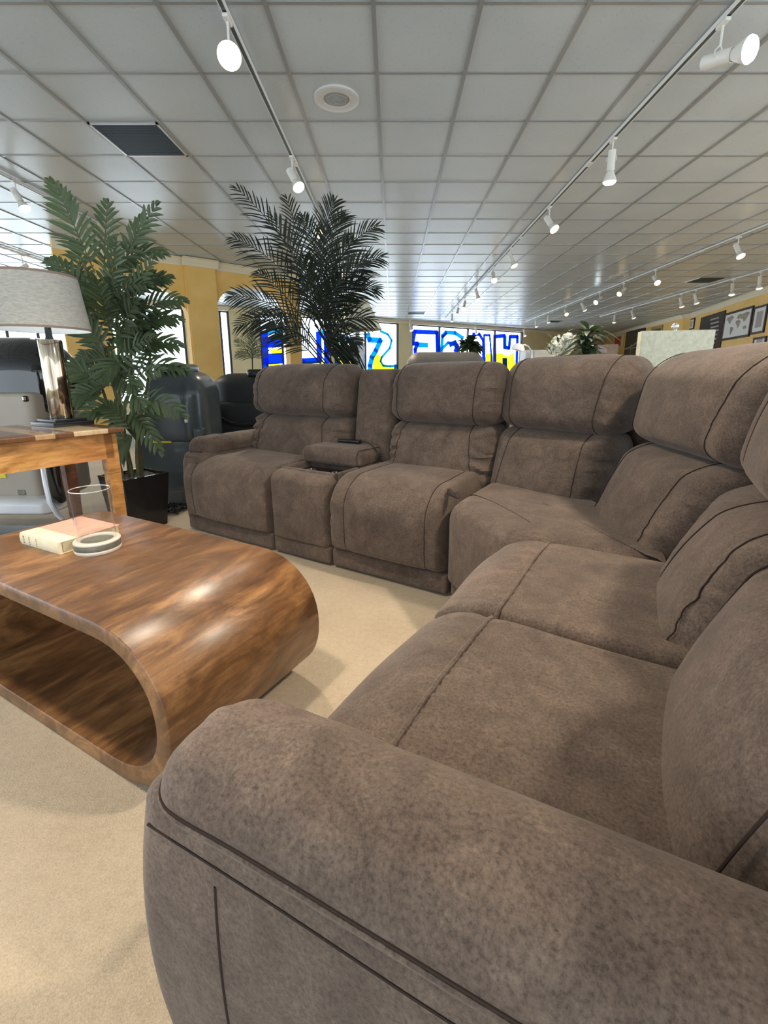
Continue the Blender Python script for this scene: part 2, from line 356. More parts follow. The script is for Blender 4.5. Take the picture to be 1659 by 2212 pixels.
# painted letters (mirrored from inside), strokes on the glass plane
def S(x,y): a,z=fs(x,y);return (a,z)
def stroke(m,pts,wd,mi,dy=0.07):
    Q=[Vector((*S(x,y),0)) for x,y in pts]
    for i in range(len(Q)-1):
        a,b=Q[i],Q[i+1];d=(b-a)
        if d.length<1e-6: continue
        d.normalize();nrm=Vector((-d.y,d.x,0))*wd/2;e=d*wd*.3
        pl=[a-e+nrm,b+e+nrm,b+e-nrm,a-e-nrm]
        m.prism([(p.x,p.y) for p in pl],1,dy-.004-.0008*i,dy-.0008*i,mi)
def fill(m,pts,mi,dy=.078): m.prism([S(x,y) for x,y in pts],1,dy-.003,dy,mi)
PM=['pblue','pcyan','pyellow','pwhite']
def letter(win,label,fn):
    m=MB();fn(m);o=m.build('painted_letter',PM,wins[win][2],False);o['label']=label
def lH(m):
    fill(m,[(1072,763),(1085,763),(1100,770),(1112,760),(1118,800),(1072,800)],2)
    stroke(m,[(1072,800),(1071,727),(1092,725),(1092,750),(1102,752),(1104,727),(1120,727),(1118,800)],.17,0)
    fill(m,[(1088,773),(1098,773),(1098,800),(1088,800)],0,.076);stroke(m,[(1093,728),(1093,750)],.2,1,.066)
    stroke(m,[(1112,765),(1100,775),(1108,785),(1098,792)],.05,3,.066)
def lU(m):
    fill(m,[(1052,764),(1064,763),(1064,800),(1050,800)],2)
    stroke(m,[(1024,722),(1038,722),(1046,735),(1046,800)],.14,0);stroke(m,[(1050,800),(1048,724),(1060,724),(1064,770),(1063,800)],.10,0)
    stroke(m,[(1030,722),(1036,722)],.12,1,.066)
def lG(m):
    stroke(m,[(956,760),(958,725),(965,718),(985,719),(1002,730)],.16,1);stroke(m,[(975,744),(985,740),(990,748),(986,758)],.2,0)
    stroke(m,[(953,757),(970,740),(982,742),(992,758),(992,766)],.13,1);stroke(m,[(958,728),(966,720)],.12,0,.066)
def lE(m):
    stroke(m,[(901,800),(899,755),(904,742),(893,742),(898,716),(946,718),(948,800)],.17,0)
    fill(m,[(904,739),(927,740),(927,751),(904,750)],1,.076);stroke(m,[(946,720),(948,765)],.17,1,.066)
def lS(m):
    fill(m,[(808,772),(815,762),(828,772),(826,785),(840,791),(858,792),(858,803),(806,803)],2)
    stroke(m,[(796,722),(800,734),(824,735),(814,757),(805,772),(801,790),(802,804)],.20,1)
    stroke(m,[(824,715),(840,722),(848,735),(844,752),(827,771),(824,780),(830,790),(845,791),(858,790)],.09,1)
    stroke(m,[(858,790),(856,803)],.17,1)
def lA(m):
    fill(m,[(728,765),(745,757),(775,762),(783,770),(782,803),(728,803)],2)
    stroke(m,[(726,735),(728,803)],.2,0);stroke(m,[(765,803),(768,776),(750,775),(744,803)],.15,0);stroke(m,[(784,760),(788,782),(782,803)],.16,1)
    fill(m,[(755,780),(762,780),(759,803),(750,803)],3,.074);stroke(m,[(752,740),(756,735),(762,742),(760,752),(750,750)],.1,1)
    stroke(m,[(728,738),(750,730),(775,735),(784,760)],.12,1)
def lL(m):
    fill(m,[(655,782),(700,778),(705,803),(650,803)],2);stroke(m,[(690,720),(692,778),(655,780),(652,803)],.2,0);stroke(m,[(706,718),(708,803)],.2,0);stroke(m,[(690,718),(706,718)],.14,1)
def lE2(m):
    fill(m,[(586,755),(610,752),(612,765),(588,766)],2);fill(m,[(577,785),(606,783),(606,803),(574,803)],2)
    stroke(m,[(571,720),(573,803)],.28,0);stroke(m,[(573,740),(606,738)],.34,0);stroke(m,[(574,776),(606,774)],.34,0);stroke(m,[(574,718),(608,714)],.14,1)
letter(5,'blue outlined letter H with yellow base, mirrored',lH);letter(5,'blue outlined letter U, mirrored',lU);letter(5,'light blue letter G, mirrored',lG);letter(5,'blue outlined letter E, mirrored',lE)
letter(4,'light blue letter S with yellow base, mirrored',lS);letter(4,'blue and yellow letter A, mirrored',lA);letter(3,'blue letter L with yellow base, mirrored',lL);letter(3,'blue and yellow letter E, mirrored',lE2)
# ---- right wall (three runs)
cor=FP+FD*rw
def wallrun(A,B,name,mt='yellow'):
    A=Vector(A);B=Vector(B);L=(B-A).length;m=MB();m.box(0,L,0,.2,0,CEIL)
    o=m.build(name,mt,smooth=False);T=Matrix.Translation(A)@Matrix.Rotation(math.atan2((B-A).y,(B-A).x),4,'Z');o.matrix_world=T;struct(o);return T,L
stp=at(1478,678,CEIL);stp2=at(1497,676,CEIL)
R1=Vector((cor.x,cor.y,0));R2=Vector((stp.x,stp.y,0));R3=Vector((stp2.x,stp2.y,0));e=at(1659,619,CEIL);dR=(Vector((e.x,e.y,0))-R3).normalized();R4=R3+dR*12
T1,L1=wallrun(R1,R2,'wall_right');T2,L2=wallrun(R2,R3,'wall_right');T3,L3=wallrun(R3,R4,'wall_right')
for i,(T,L) in enumerate(((T1,L1),(T2,L2),(T3,L3))):
    m=MB();crownmesh(m,0,L,.12,0,.15);o=m.build('trim_%d'%(5+i),'crown',smooth=False);o.matrix_world=T;struct(o)
FL=FP-FD*15
room=[(FL.x,-4),(R4.x,-4),(R4.x,R4.y),(R3.x,R3.y),(R2.x,R2.y),(cor.x,cor.y),(FL.x,FL.y)]
m=MB();m.prism(room,2,-.05,0);struct(m.build('floor','carpet',smooth=False))
m=MB();m.prism(room,2,CEIL,CEIL+.05);struct(m.build('ceiling','tile',smooth=False))
def clipx(axis,v):
    o=[]
    for i in range(len(room)):
        a,b=room[i],room[(i+1)%len(room)]
        if (a[axis]-v)*(b[axis]-v)<0: t=(v-a[axis])/(b[axis]-a[axis]);o.append(a[1-axis]+(b[1-axis]-a[1-axis])*t)
    return (min(o),max(o)) if len(o)>1 else None
m=MB()
for k in range(-26,24):
    x=-.109+.61*k;c_=clipx(0,x)
    if c_: m.box(x-.013,x+.013,c_[0],c_[1],CEIL-.010,CEIL+.001)
for k in range(-12,40):
    y=3.09+.61*k;c_=clipx(1,y)
    if c_: m.box(c_[0],c_[1],y-.011,y+.011,CEIL-.006,CEIL+.001)
struct(m.build('trim_1','tbar',smooth=False))
# ================================================================ CEILING FITTINGS
def ceil_speaker(px,py,lab,r=.15):
    c=at(px,py,CEIL);t=thing('ceiling_speaker',lab,'speaker',(c.x,c.y,CEIL-.011));m=MB()
    m.lathe([(r*.55,.008),(r*.6,-.004),(r*.95,-.006),(r,-.001),(r,.011),(r*.5,.011)],40);m.build('trim_ring','whitegrey',t)
    m=MB();m.lathe([(.001,-.004),(r*.3,-.003),(r*.54,.002),(r*.56,.009),(.001,.009)],32)
    for k in range(4): m.lathe([(r*(.12+.1*k),-.0045),(r*(.13+.1*k),-.0065),(r*(.14+.1*k),-.0045)],32,cap=False)
    m.build('grille','speaker',t)
M['whitegrey']=mat('offwhite_plate',(.62,.62,.61),.4)
ceil_speaker(727,212,'round white ceiling speaker nearest the camera, above the sofa console',.17)
ceil_speaker(800,597,'small round ceiling disc seen just right of the dark palm',.2)
ceil_speaker(1337,597,'round white ceiling speaker between two lamp tracks at right',.2)
def vent(cs,lab,md='ventdark'):
    P4=[at(x,y,CEIL) for x,y in cs];x0=min(p.x for p in P4);x1=max(p.x for p in P4);y0=min(p.y for p in P4);y1=max(p.y for p in P4)
    t=thing('ceiling_vent',lab,'vent',((x0+x1)/2,(y0+y1)/2,CEIL-.014));hx=(x1-x0)/2;hy=(y1-y0)/2
    m=MB();b=.02
    m.box(-hx,hx,-hy,-hy+b,-.003,.012);m.box(-hx,hx,hy-b,hy,-.003,.012);m.box(-hx,-hx+b,-hy,hy,-.003,.012);m.box(hx-b,hx,-hy,hy,-.003,.012);m.build('frame','silver',t,False)
    m=MB();m.box(-hx+b,hx-b,-hy+b,hy-b,.006,.011)
    k=-hy+b+.01
    while k<hy-b: m.box(-hx+b,hx-b,k,k+.004,-.001,.006);k+=.02
    m.build('grille',md,t,False)
gx=lambda k:-.109+.61*k
def ventcell(k,j,lab):
    x0=gx(k);y0=3.09+.61*j;vent([],lab) if 0 else None
    t=thing('ceiling_vent',lab,'vent',(x0+.305,y0+.305,CEIL-.012));m=MB();h=.292;b=.018
    m.box(-h,h,-h,-h+b,-.004,.011);m.box(-h,h,h-b,h,-.004,.011);m.box(-h,-h+b,-h,h,-.004,.011);m.box(h-b,h,-h,h,-.004,.011);m.build('frame','silver',t,False)
    m=MB();m.box(-h+b,h-b,-h+b,h-b,.006,.011);z=-h+b+.008
    while z<h-b-.004: m.box(-h+b,h-b,z,z+.004,-.002,.006);z+=.018
    m.build('grille','ventdark',t,False)
c=at(285,298,CEIL);ventcell(math.floor((c.x+.109)/.61),math.floor((c.y-3.09)/.61),'dark square ceiling grille above the green palm')
for (px,py,l) in [(1500,608,'wide dark ceiling grille between tracks at far right'),(904,675,'small dark ceiling grille near the painted windows'),(1205,692,'dark ceiling grille over the white flowers')]:
    c=at(px,py,CEIL);ventcell(math.floor((c.x+.109)/.61),math.floor((c.y-3.09)/.61),l)
# ---- tracks
def track(name_lab,A,B):
    A=Vector(A);B=Vector(B);d=B-A;t=thing('lighting_track',name_lab,'lighting track',(A.x,A.y,CEIL-.010),math.atan2(d.y,d.x));L=d.length
    m=MB();m.box(0,L,-.018,.018,-.022,0,b=0);m.box(0,L,-.018,-.013,-.027,-.022);m.box(0,L,.013,.018,-.027,-.022);k=1.2
    while k<L: m.box(k-.05,k+.05,-.021,.021,-.029,0);k+=2.44
    m.build('rail','lampwhite',t,False)
    m=MB();m.box(0,L,-.012,.012,-.0235,-.0222);m.build('slot','ventdark',t,False)
def tx(px,py): return at(px,py,CEIL)
XA=at(627,324,CEIL).x;XB=at(1328,288,CEIL).x;XC=at(1659,481,CEIL).x;XD=at(1659,579,CEIL).x;XE=at(126,433,CEIL).x;XF=at(106,565,CEIL).x
track('white lighting track running from top left towards the dark palm',(XA,-3.5,0),(XA,13.5,0))
track('long white lighting track from the top right corner to the painted windows',(XB,-3.5,0),(XB,17.5,0))
track('white lighting track second from the right, above the dracaena',(XC,4.6,0),(XC,18.5,0))
track('white lighting track nearest the framed pictures wall',(XD,6.5,0),(XD,17,0))
track('white lighting track over the green palm at upper left',(XE,3.2,0),(XE,7.2,0))
track('white lighting track at far left behind the linen lamp',(XF,4.5,0),(XF,11,0))
ga=at(850,687,CEIL);gb=at(1154,705,CEIL);track('thin white lighting track in front of the painted windows',(ga.x,ga.y,0),(gb.x,gb.y,0))
spots=[]
def tlight(X,Y,aim,lab,kind='warm',drop=.17,can=.15,power=0,sc=1):
    t=thing('track_light',lab,'track light',(X,Y,CEIL-.037),0,'track lights on the ceiling rails')
    m=MB();m.box(-.016,.016,-.045,.045,-.02,0,b=.004);m.tube([(0,0,-.018),(0,0,-drop*.62)],.007,8)
    aim=Vector(aim).normalized();side=aim.cross(Vector((0,0,1)));side=side.normalized() if side.length>.05 else Vector((1,0,0))
    jc=Vector((0,0,-drop));m.tube([Vector((0,0,-drop*.62)),jc+side*.04*sc+Vector((0,0,.03)),jc+side*.04*sc],.004,6);m.tube([Vector((0,0,-drop*.62)),jc-side*.04*sc+Vector((0,0,.03)),jc-side*.04*sc],.004,6)
    m.build('bracket','lampwhite',t)
    T=look(jc,aim);L=can*sc;m=MB()
    m.lathe([(.026*sc,-L*.5),(.032*sc,-L*.48),(.033*sc,L*.45),(.030*sc,L*.45),(.026*sc,-L*.45)],24,T=T);m.build('canister','lampwhite',t)
    m=MB();m.lathe([(.020*sc,L*.30),(.030*sc,L*.5),(.046*sc,L*.72),(.056*sc,L*.88),(.057*sc,L*.93)],24,T=T);b=m.build('bulb','lampwhite',t)
    m=MB();m.lathe([(.057*sc,L*.93),(.052*sc,L*1.0),(.035*sc,L*1.07),(.012*sc,L*1.10),(.001,L*1.10)],24,T=T);m.build('bulb_lens',{'warm':'warm','dim':'warmdim','cool':'cool'}[kind],b)
    if power:
        l=bpy.data.lights.new('lamp_spot','SPOT');l.energy=power*1.0;l.spot_size=math.radians(95);l.spot_blend=.8;l.shadow_soft_size=.09
        l.color=(1,.86,.68) if kind!='cool' else (.86,.95,1)
        lo=bpy.data.objects.new('lamp_spot',l);C.objects.link(lo);lo.parent=t;lo.location=jc+aim*(L*1.25);lo.rotation_euler=(-aim).to_track_quat('Z','Y').to_euler()
def on(X,py):  # distance along a track for an image row
    return 1029.2*2.05/(810-py)+.4695
TL=[]
d1=lambda x,y:(x,y)
tlight(XA,on(0,22),(.22,-.78,-.52),'warm lit track light nearest the camera at top left','warm',.175,.15,150,1.15)
tlight(XA,on(0,330),(.45,-.35,-.8),'warm track light with slanted can above the dark palm','warm',.16,.15,160)
for y_,pw_ in ((.9,115),): tlight(XA,y_,(.05,.15,-.98),'added unseen track light on the left rail above the viewer','warm',.2,.16,pw_)  # unseen extra lamp, added for overhead light on seats and carpet
for y_,pw_ in ((.9,190),): tlight(XB,y_,(-.55,.0,-.85),'added unseen track light on the long rail above the right seats','warm',.2,.16,pw_)  # also unseen, added to match the overhead light on the seats
for py,l in ((455,'warm lamp glimpsed through the top fronds of the dark palm'),(560,'warm lamp behind the right fronds of the dark palm, upper'),(615,'warm lamp beside the cone shade tip')): tlight(XA,on(0,py),(.2,-.6,-.7),l,'warm',.16,.15,60 if py<500 else 0)
tlight(XB,on(0,30),(.42,-.80,-.22),'cool white glaring track light at the top right corner','cool',.185,.16,160,1.15)
tlight(XB,on(0,290),(.05,.1,-1),'white upright track light with dim bulb on the long track','dim',.17,.17,90)
tlight(XB,on(0,440),(.35,-.45,-.7),'warm track light on the long track, just beyond the upright one','warm',.16,.15,170)
tlight(XB,on(0,530),(.35,-.2,-.85),'warm track light fourth along the long track','warm',.15,.15,60)
for py,a,k,l in ((572,(0,-.6,-.7),'warm','round glowing bulb fifth along the long track'),(612,(.3,0,-.9),'dim','small tilted track light sixth along the long track'),(640,(-.2,-.4,-.8),'warm','small glowing track light seventh along the long track'),(656,(-.2,-.4,-.8),'warm','small glowing track light eighth along the long track'),(670,(0,0,-1),'dim','small upright track light at the far end of the long track')): tlight(XB,on(0,py),a,l,k,.15,.16)
for py,a,k,l,pw in ((506,(.1,-.5,-.8),'warm','warm track light at right edge, nearest on the second rail',170),(579,(0,-.7,-.6),'warm','round glowing bulb on the second rail, left of the wide grille',60),(607,(-.6,-.3,-.5),'warm','track light with can pointing left on the second rail',0),(628,(-.6,-.3,-.5),'cool','cool white track light on the second rail',0),(643,(.5,0,-.8),'dim','slanted dim track light right of the dracaena top',0),(658,(0,-.7,-.6),'warm','orange glowing bulb above the dracaena',0),(673,(.1,0,-1),'dim','upright dim track light above the white flowers',0),(684,(.2,0,-1),'dim','last dim track light of the second rail',0)): tlight(XC,on(0,py),a,l,k,.16,.16,pw)
for py,a,k,l,pw in ((583,(.1,0,-1),'dim','dim track light at the right picture edge above the tall frame',70),(600,(0,-.1,-1),'dim','bracketed track light above the map picture',70),(623,(.35,0,-.9),'warm','warm slanted track light above the dark photo print',0),(632,(.3,0,-.9),'warm','warm track light left of the slanted one on the picture rail',0),(662,(.4,0,-.9),'warm','small warm track light above the bridge picture',0),(673,(0,0,-1),'dim','small dim track light at the far end of the picture rail',0)): tlight(XD,on(0,py),a,l,k,.16,.16,pw)
tlight(XE,on(0,383),(.45,-.1,-.8),'track light with grey can at left edge above the green palm','dim',.14,.16,90)
tlight(XE,on(0,452),(-.5,-.5,-.6),'warm glowing track light behind the tip of the green palm','warm',.12,.14,40)
tlight(XF,on(0,545),(-.6,-.4,-.5),'small glowing track light above the linen lampshade','dim',.2,.16)
for px,l in ((886,'tiny track light before the painted window, leftmost'),(1028,'tiny track light before the painted window, middle'),(1133,'tiny track light at the right end of the painted windows')):
    r=ga+(gb-ga)*((px-850)/304.);q_=on(0,687+(px-850)/304*18);g_=at(px,687+(px-850)/304*18,CEIL);tlight(g_.x,g_.y,(.2,-.2,-.9),l,'dim',.2,.2)
# ================================================================ SECTIONAL SOFA
so=thing('sectional_sofa','large brown suede reclining sectional sofa curving around the coffee table','sofa',w(-.9,1.6),AN)
SO=Vector((-.9,1.6,0))
def fr(p,q,z,yaw=0): return Matrix.Translation((p-SO.x,q-SO.y,z))@Matrix.Rotation(math.radians(yaw),4,'Z')
def cushion(name,T,W,D,H,r,bulge=.02,lean=0,taper=0,seams=(),hseams=(),gather=0,gside=(1,1),smile=0,crown=0,step=.022,label=None,seamr=.0019,parent=None,dip=0,seed=0,seamcurve=0,matl='suede'):
    hw,hd,hh=W/2,D/2,H/2
    def warp(x,y,z):
        u=x/hw;v=z/hh;t=(v+1)/2
        k=max(0,1-u*u)**.8*max(0,1-v*v)**.6
        fy=max(0,-y/hd)
        y-=bulge*k*fy
        for sx in seams:
            xs=seamx(sx,t);y+=.007*math.exp(-((x-xs)/.03)**2)*fy;z-=.004*math.exp(-((x-xs)/.03)**2)*max(0,v)**3
        for (yy0,_o) in hseams:
            ev=math.exp(-((y+hd-yy0+.02)/.06)**2);z+=(noise.noise(Vector((x*38+seed,y*10,1)))*.006-.004*math.exp(-((y+hd-yy0)/.02)**2))*ev*max(0,v)
        z+=smile*(u*u)*(-1 if 1 else 1)*max(0,-v) if smile else 0
        z+=crown*(1-u*u)*max(0,v)**2
        if dip: z+=dip*(1-u*u)*max(0,v)**2
        if gather:
            e=0
            if gside[0]: e+=max(0,(-u-.45)/.55)**1.3
            if gside[1]: e+=max(0,(u-.45)/.55)**1.3
            n=noise.noise(Vector((x*5+seed,z*32+x*9*(1 if u>0 else -1),seed)))+.5*noise.noise(Vector((x*9,z*55,seed+3)))
            y+=gather*1.8*e*n*min(1,1.4-abs(v))
        g=noise.noise(Vector((x*4+seed*3,y*4,z*4+seed)))*.006;y-=g*fy;z+=g*max(0,v)
        y+=lean*(z+hh)
        x*=1+taper*t
        return (x,y,z)
    def seamx(sx,t): return sx*hw+seamcurve*math.copysign(1,sx)*(t-.5)**1*hw*.3
    m=MB();m.rbox((0,hd,hh),(W,D,H),r,0,T,step,warp,5)
    R=r if isinstance(r,(tuple,list)) else (r,)*6
    def surf(x,t):
        # trace profile from bottom front over top; t in 0..1
        ryf,rzt,rzb=min(R[2],hd*.98),min(R[5],hh*.98),min(R[4],hh*.98)
        L1=rzb;L2=H-rzb-rzt;L3=rzt*1.3;L4=(D-ryf)*.6;tot=L1+L2+L3+L4;sft=t*tot
        if sft<L1: a=(sft/L1)*PI/2;yy=-hd+ryf*(1-math.sin(a));zz=-hh+rzb*(1-math.cos(a))
        elif sft<L1+L2: yy=-hd;zz=-hh+rzb+(sft-L1)
        elif sft<L1+L2+L3: a=(sft-L1-L2)/L3*PI/2;yy=-hd+ryf*(1-math.cos(a));zz=hh-rzt*(1-math.sin(a))
        else: yy=-hd+ryf+(sft-L1-L2-L3);zz=hh
        return yy,zz
    for sx in seams:
        pts=[]
        for i in range(61):
            yy,zz=surf(0,i/60);x=seamx(sx,(zz+hh)/H);q=Vector(warp(x,yy,zz));
            g_=1 if zz<hh-1e-6 else 0;pts.append(q+Vector((0,hd,hh))+Vector((0,-.0012*g_,.0006)))
        m.tube(pts,seamr,6,1,T)
    for (yy0,off) in hseams:   # seam across the width at depth yy0 from front on the top face
        pts=[]
        for i in range(41):
            x=(-1+2*i/40)*(hw-.012);q=Vector(warp(x,-hd+yy0,hh))
            edge=(abs(x)/hw);dz=-(max(0,edge-.86)/.14)**2*.03
            pts.append(q+Vector((0,hd,hh+off+dz)))
        m.tube(pts,seamr*2.0,8,0,T);m.tube([p+Vector((0,.006,-.002)) for p in pts],seamr*1.0,6,1,T)
    o=m.build(name,[matl,'thread'],parent or so)
    if label:o['label']=label
    return o
E1=.004
# -- left loveseat
cushion('seat_cushion',fr(-2.335,1.80,.095),.80,.62,.415,(.05,.03,.16,.04,.05,.15),.035,0,0,(-.68,),(),.004,(0,1),smile=.0,crown=.012,seed=1)
cushion('console_front',fr(-1.712,1.815,.10),.425,.14,.405,(.03,.03,.07,.02,.03,.05),.015,0,0,(),(),.008,(0,1),seed=2)
cushion('seat_cushion',fr(-1.145,1.79,.105),.69,.66,.42,(.05,.05,.17,.04,.06,.16),.035,0,0,(-.62,.72),(),.006,(1,1),crown=.014,seed=3)
def panel(name,T,W,D,H,r=.02,lab=None,mt='suede',step=.06):
    m=MB();m.rbox((0,D/2,H/2),(W,D,H),r,0,T,step);o=m.build(name,mt,so)
    if lab:o['label']=lab
    return o
panel('base_panel',fr(-2.335,1.825,.012),.80,.5,.10,.02);panel('base_panel',fr(-1.712,1.825,.012),.425,.5,.105,.02);panel('base_panel',fr(-1.145,1.83,.012),.69,.6,.105,.02)
# console box with tray and lid
m=MB();T=fr(-1.712,1.9,.11)
m.box(-.212,.212,0,.03,0,.405,T=T,b=.012);m.box(-.212,-.185,0,.6,0,.405,T=T,b=.012);m.box(.185,.212,0,.6,0,.405,T=T,b=.012);m.box(-.2,.2,.25,.6,0,.39,T=T)
co_=m.build('console_body','suede',so)
m=MB();m.box(-.188,.188,.028,.255,.34,.365,T=T);
for sx in (-.095,.095): m.lathe([(.038,.365),(.042,.372),(.046,.372),(.046,.366)],24,T=T@Matrix.Translation((sx,.14,0)),cap=False)
m.build('cup_holder_tray','black',co_)
cushion('console_lid',fr(-1.712,2.10,.512),.445,.40,.095,(.035,.035,.03,.03,.02,.05),.01,0,0,(.93,),(),0,crown=.012,seed=4)
cushion('console_back',fr(-1.572,2.34,.50),.285,.22,.575,(.04,.04,.06,.03,.03,.08),.02,.13,0,(),(),.012,(0,1),seed=5)
# backs of the loveseat (lumbar cushion + head pillow)
def back(T,W,z0=.39,zc=.775,z1=1.105,sm=(-.74,.72),gath=(1,1),seed=0,lean=.22,tap=0,D=.24,curve=.5,g=.014,hs=None,th=0,headdy=0.0):
    H=zc-z0
    cushion('lumbar_cushion',T@Matrix.Translation((0,0,z0)),W,D,H,(.07,.07,.11,.04,.09,.07),.045,lean,tap,sm,(),g,gath,step=.012,seed=seed,seamcurve=-curve)
    cushion('headrest',T@Matrix.Translation((0,lean*H-.035+headdy,zc-.012)),W*(1+tap)+th+.015,D+.05,z1-zc+.012,(.10,.10,.13,.10,.085,.13),.045,lean*.55,tap*.6,hs or sm,(),g*.55,gath,crown=.012,step=.014,seed=seed+11,seamcurve=curve*.3)
back(fr(-2.175,2.255,0),.87,sm=(-.74,.62),gath=(1,1),seed=21,g=.026)
back(fr(-1.095,2.255,0),.68,sm=(-.76,.62),seed=22,g=.022)
# wedge seat
def pad(name,poly,z0,z1,r=.05,parent=so,mt='suede',seam=None):
    Pp=[Vector((a-SO.x,b-SO.y,0)) for a,b in poly];
    # resample
    Q=[]
    for i in range(len(Pp)):
        a,b=Pp[i],Pp[(i+1)%len(Pp)];n=max(2,int((b-a).length/.03))
        for k in range(n): Q.append(a.lerp(b,k/n))
    for _ in range(3): Q=[(Q[i-1]+Q[i]*2+Q[(i+1)%len(Q)])/4 for i in range(len(Q))]
    cen=sum(Q,Vector())/len(Q);n=len(Q);vs=[];fs_=[];rings=[]
    nr=[]
    for i in range(n):
        t=(Q[(i+1)%n]-Q[i-1]).normalized();nr.append(Vector((-t.y,t.x,0)))
    if (Q[0]+nr[0]*.01-cen).length>(Q[0]-cen).length: nr=[-x for x in nr]
    lv=[(z0,.02),(z0+.02,0)]+[(z0+(z1-r-z0)*k/4,0) for k in (1,2,3,4)]+[(z1-r+r*math.sin(a),r*(1-math.cos(a))) for a in [PI/2*k/5 for k in range(1,6)]]
    for z,ins in lv: rings.append([Q[i]+nr[i]*ins+Vector((0,0,z)) for i in range(n)])
    base=rings[-1]
    for f in (.85,.65,.4,.2,.05): rings.append([cen+(b-cen)*f+Vector((0,0,z1-cen.z+ .012*(1-f)))-Vector((0,0,(b-cen).z*f)) for b in base])
    for R_ in rings: vs+=R_
    for j in range(len(rings)-1):
        for i in range(n): fs_.append((j*n+i,j*n+(i+1)%n,(j+1)*n+(i+1)%n,(j+1)*n+i))
    fs_.append(tuple((len(rings)-1)*n+i for i in range(n)))
    m=MB();m.add(vs,fs_)
    if seam: m.tube([Vector((a-SO.x,b-SO.y,c)) for a,b,c in seam],.003,6,1)
    return m.build(name,[mt,'thread'],parent)
o=pad('seat_cushion',[(-.795,1.80),(-.44,1.50),(.10,1.50),(.02,1.8),(-.2,2.2),(-.6,2.42),(-.795,2.42)],.10,.495,.09,seam=[(-.755,1.97,.484),(-.72,1.945,.4945),(-.62,1.875,.4965),(-.5,1.77,.4965),(-.40,1.67,.4955),(-.35,1.60,.492),(-.335,1.56,.480)]);o['label']='wedge corner seat'
pad('base_panel',[(-.79,1.83),(-.43,1.53),(.05,1.53),(.0,1.8),(-.2,2.2),(-.79,2.35)],.012,.11,.01)
# wedge backs
def bk(a,b,**k):
    a=Vector(a);b=Vector(b);c=(a+b)/2;yaw=math.degrees(math.atan2((b-a).y,(b-a).x));back(fr(c.x,c.y,0,yaw),(b-a).length,**k)
back(fr(-.525,2.15,0,-17),.56,tap=.17,z1=1.125,seed=31,sm=(-.7,.62),gath=(0,1),g=.022,lean=.42,headdy=.02)
back(fr(-.145,1.80,0,-64),.54,tap=.34,z1=1.13,seed=32,sm=(-.78,.60),gath=(0,1),g=.018,lean=.48,headdy=.02)
# -- armless recliner and end recliner
cushion('seat_cushion',fr(-.46,1.232,.10,-90),.585,.62,.395,(.04,.04,.16,.04,.05,.10),.02,0,0,(),((.17,.0),),.004,(1,1),crown=.012,step=.014,seed=41,seamr=.003)
cushion('seat_cushion',fr(-.46,.665,.10,-90),.575,.62,.40,(.04,.04,.16,.04,.05,.10),.02,0,0,(),((.17,.0),),.005,(1,1),crown=.012,step=.014,seed=42,seamr=.003)
panel('base_panel',fr(-.44,1.232,.012,-90),.585,.6,.105);panel('base_panel',fr(-.44,.665,.012,-90),.575,.6,.105)
back(fr(.015,1.265,0,-90),.56,seed=51,sm=(-.25,.80),gath=(1,1),lean=.46,g=.008,z1=1.12,headdy=.02,curve=.9)
back(fr(.050,.705,0,-90),.535,seed=52,sm=(-.84,.88),gath=(0,0),lean=.34,g=0,z1=1.12,curve=.25,headdy=.02)
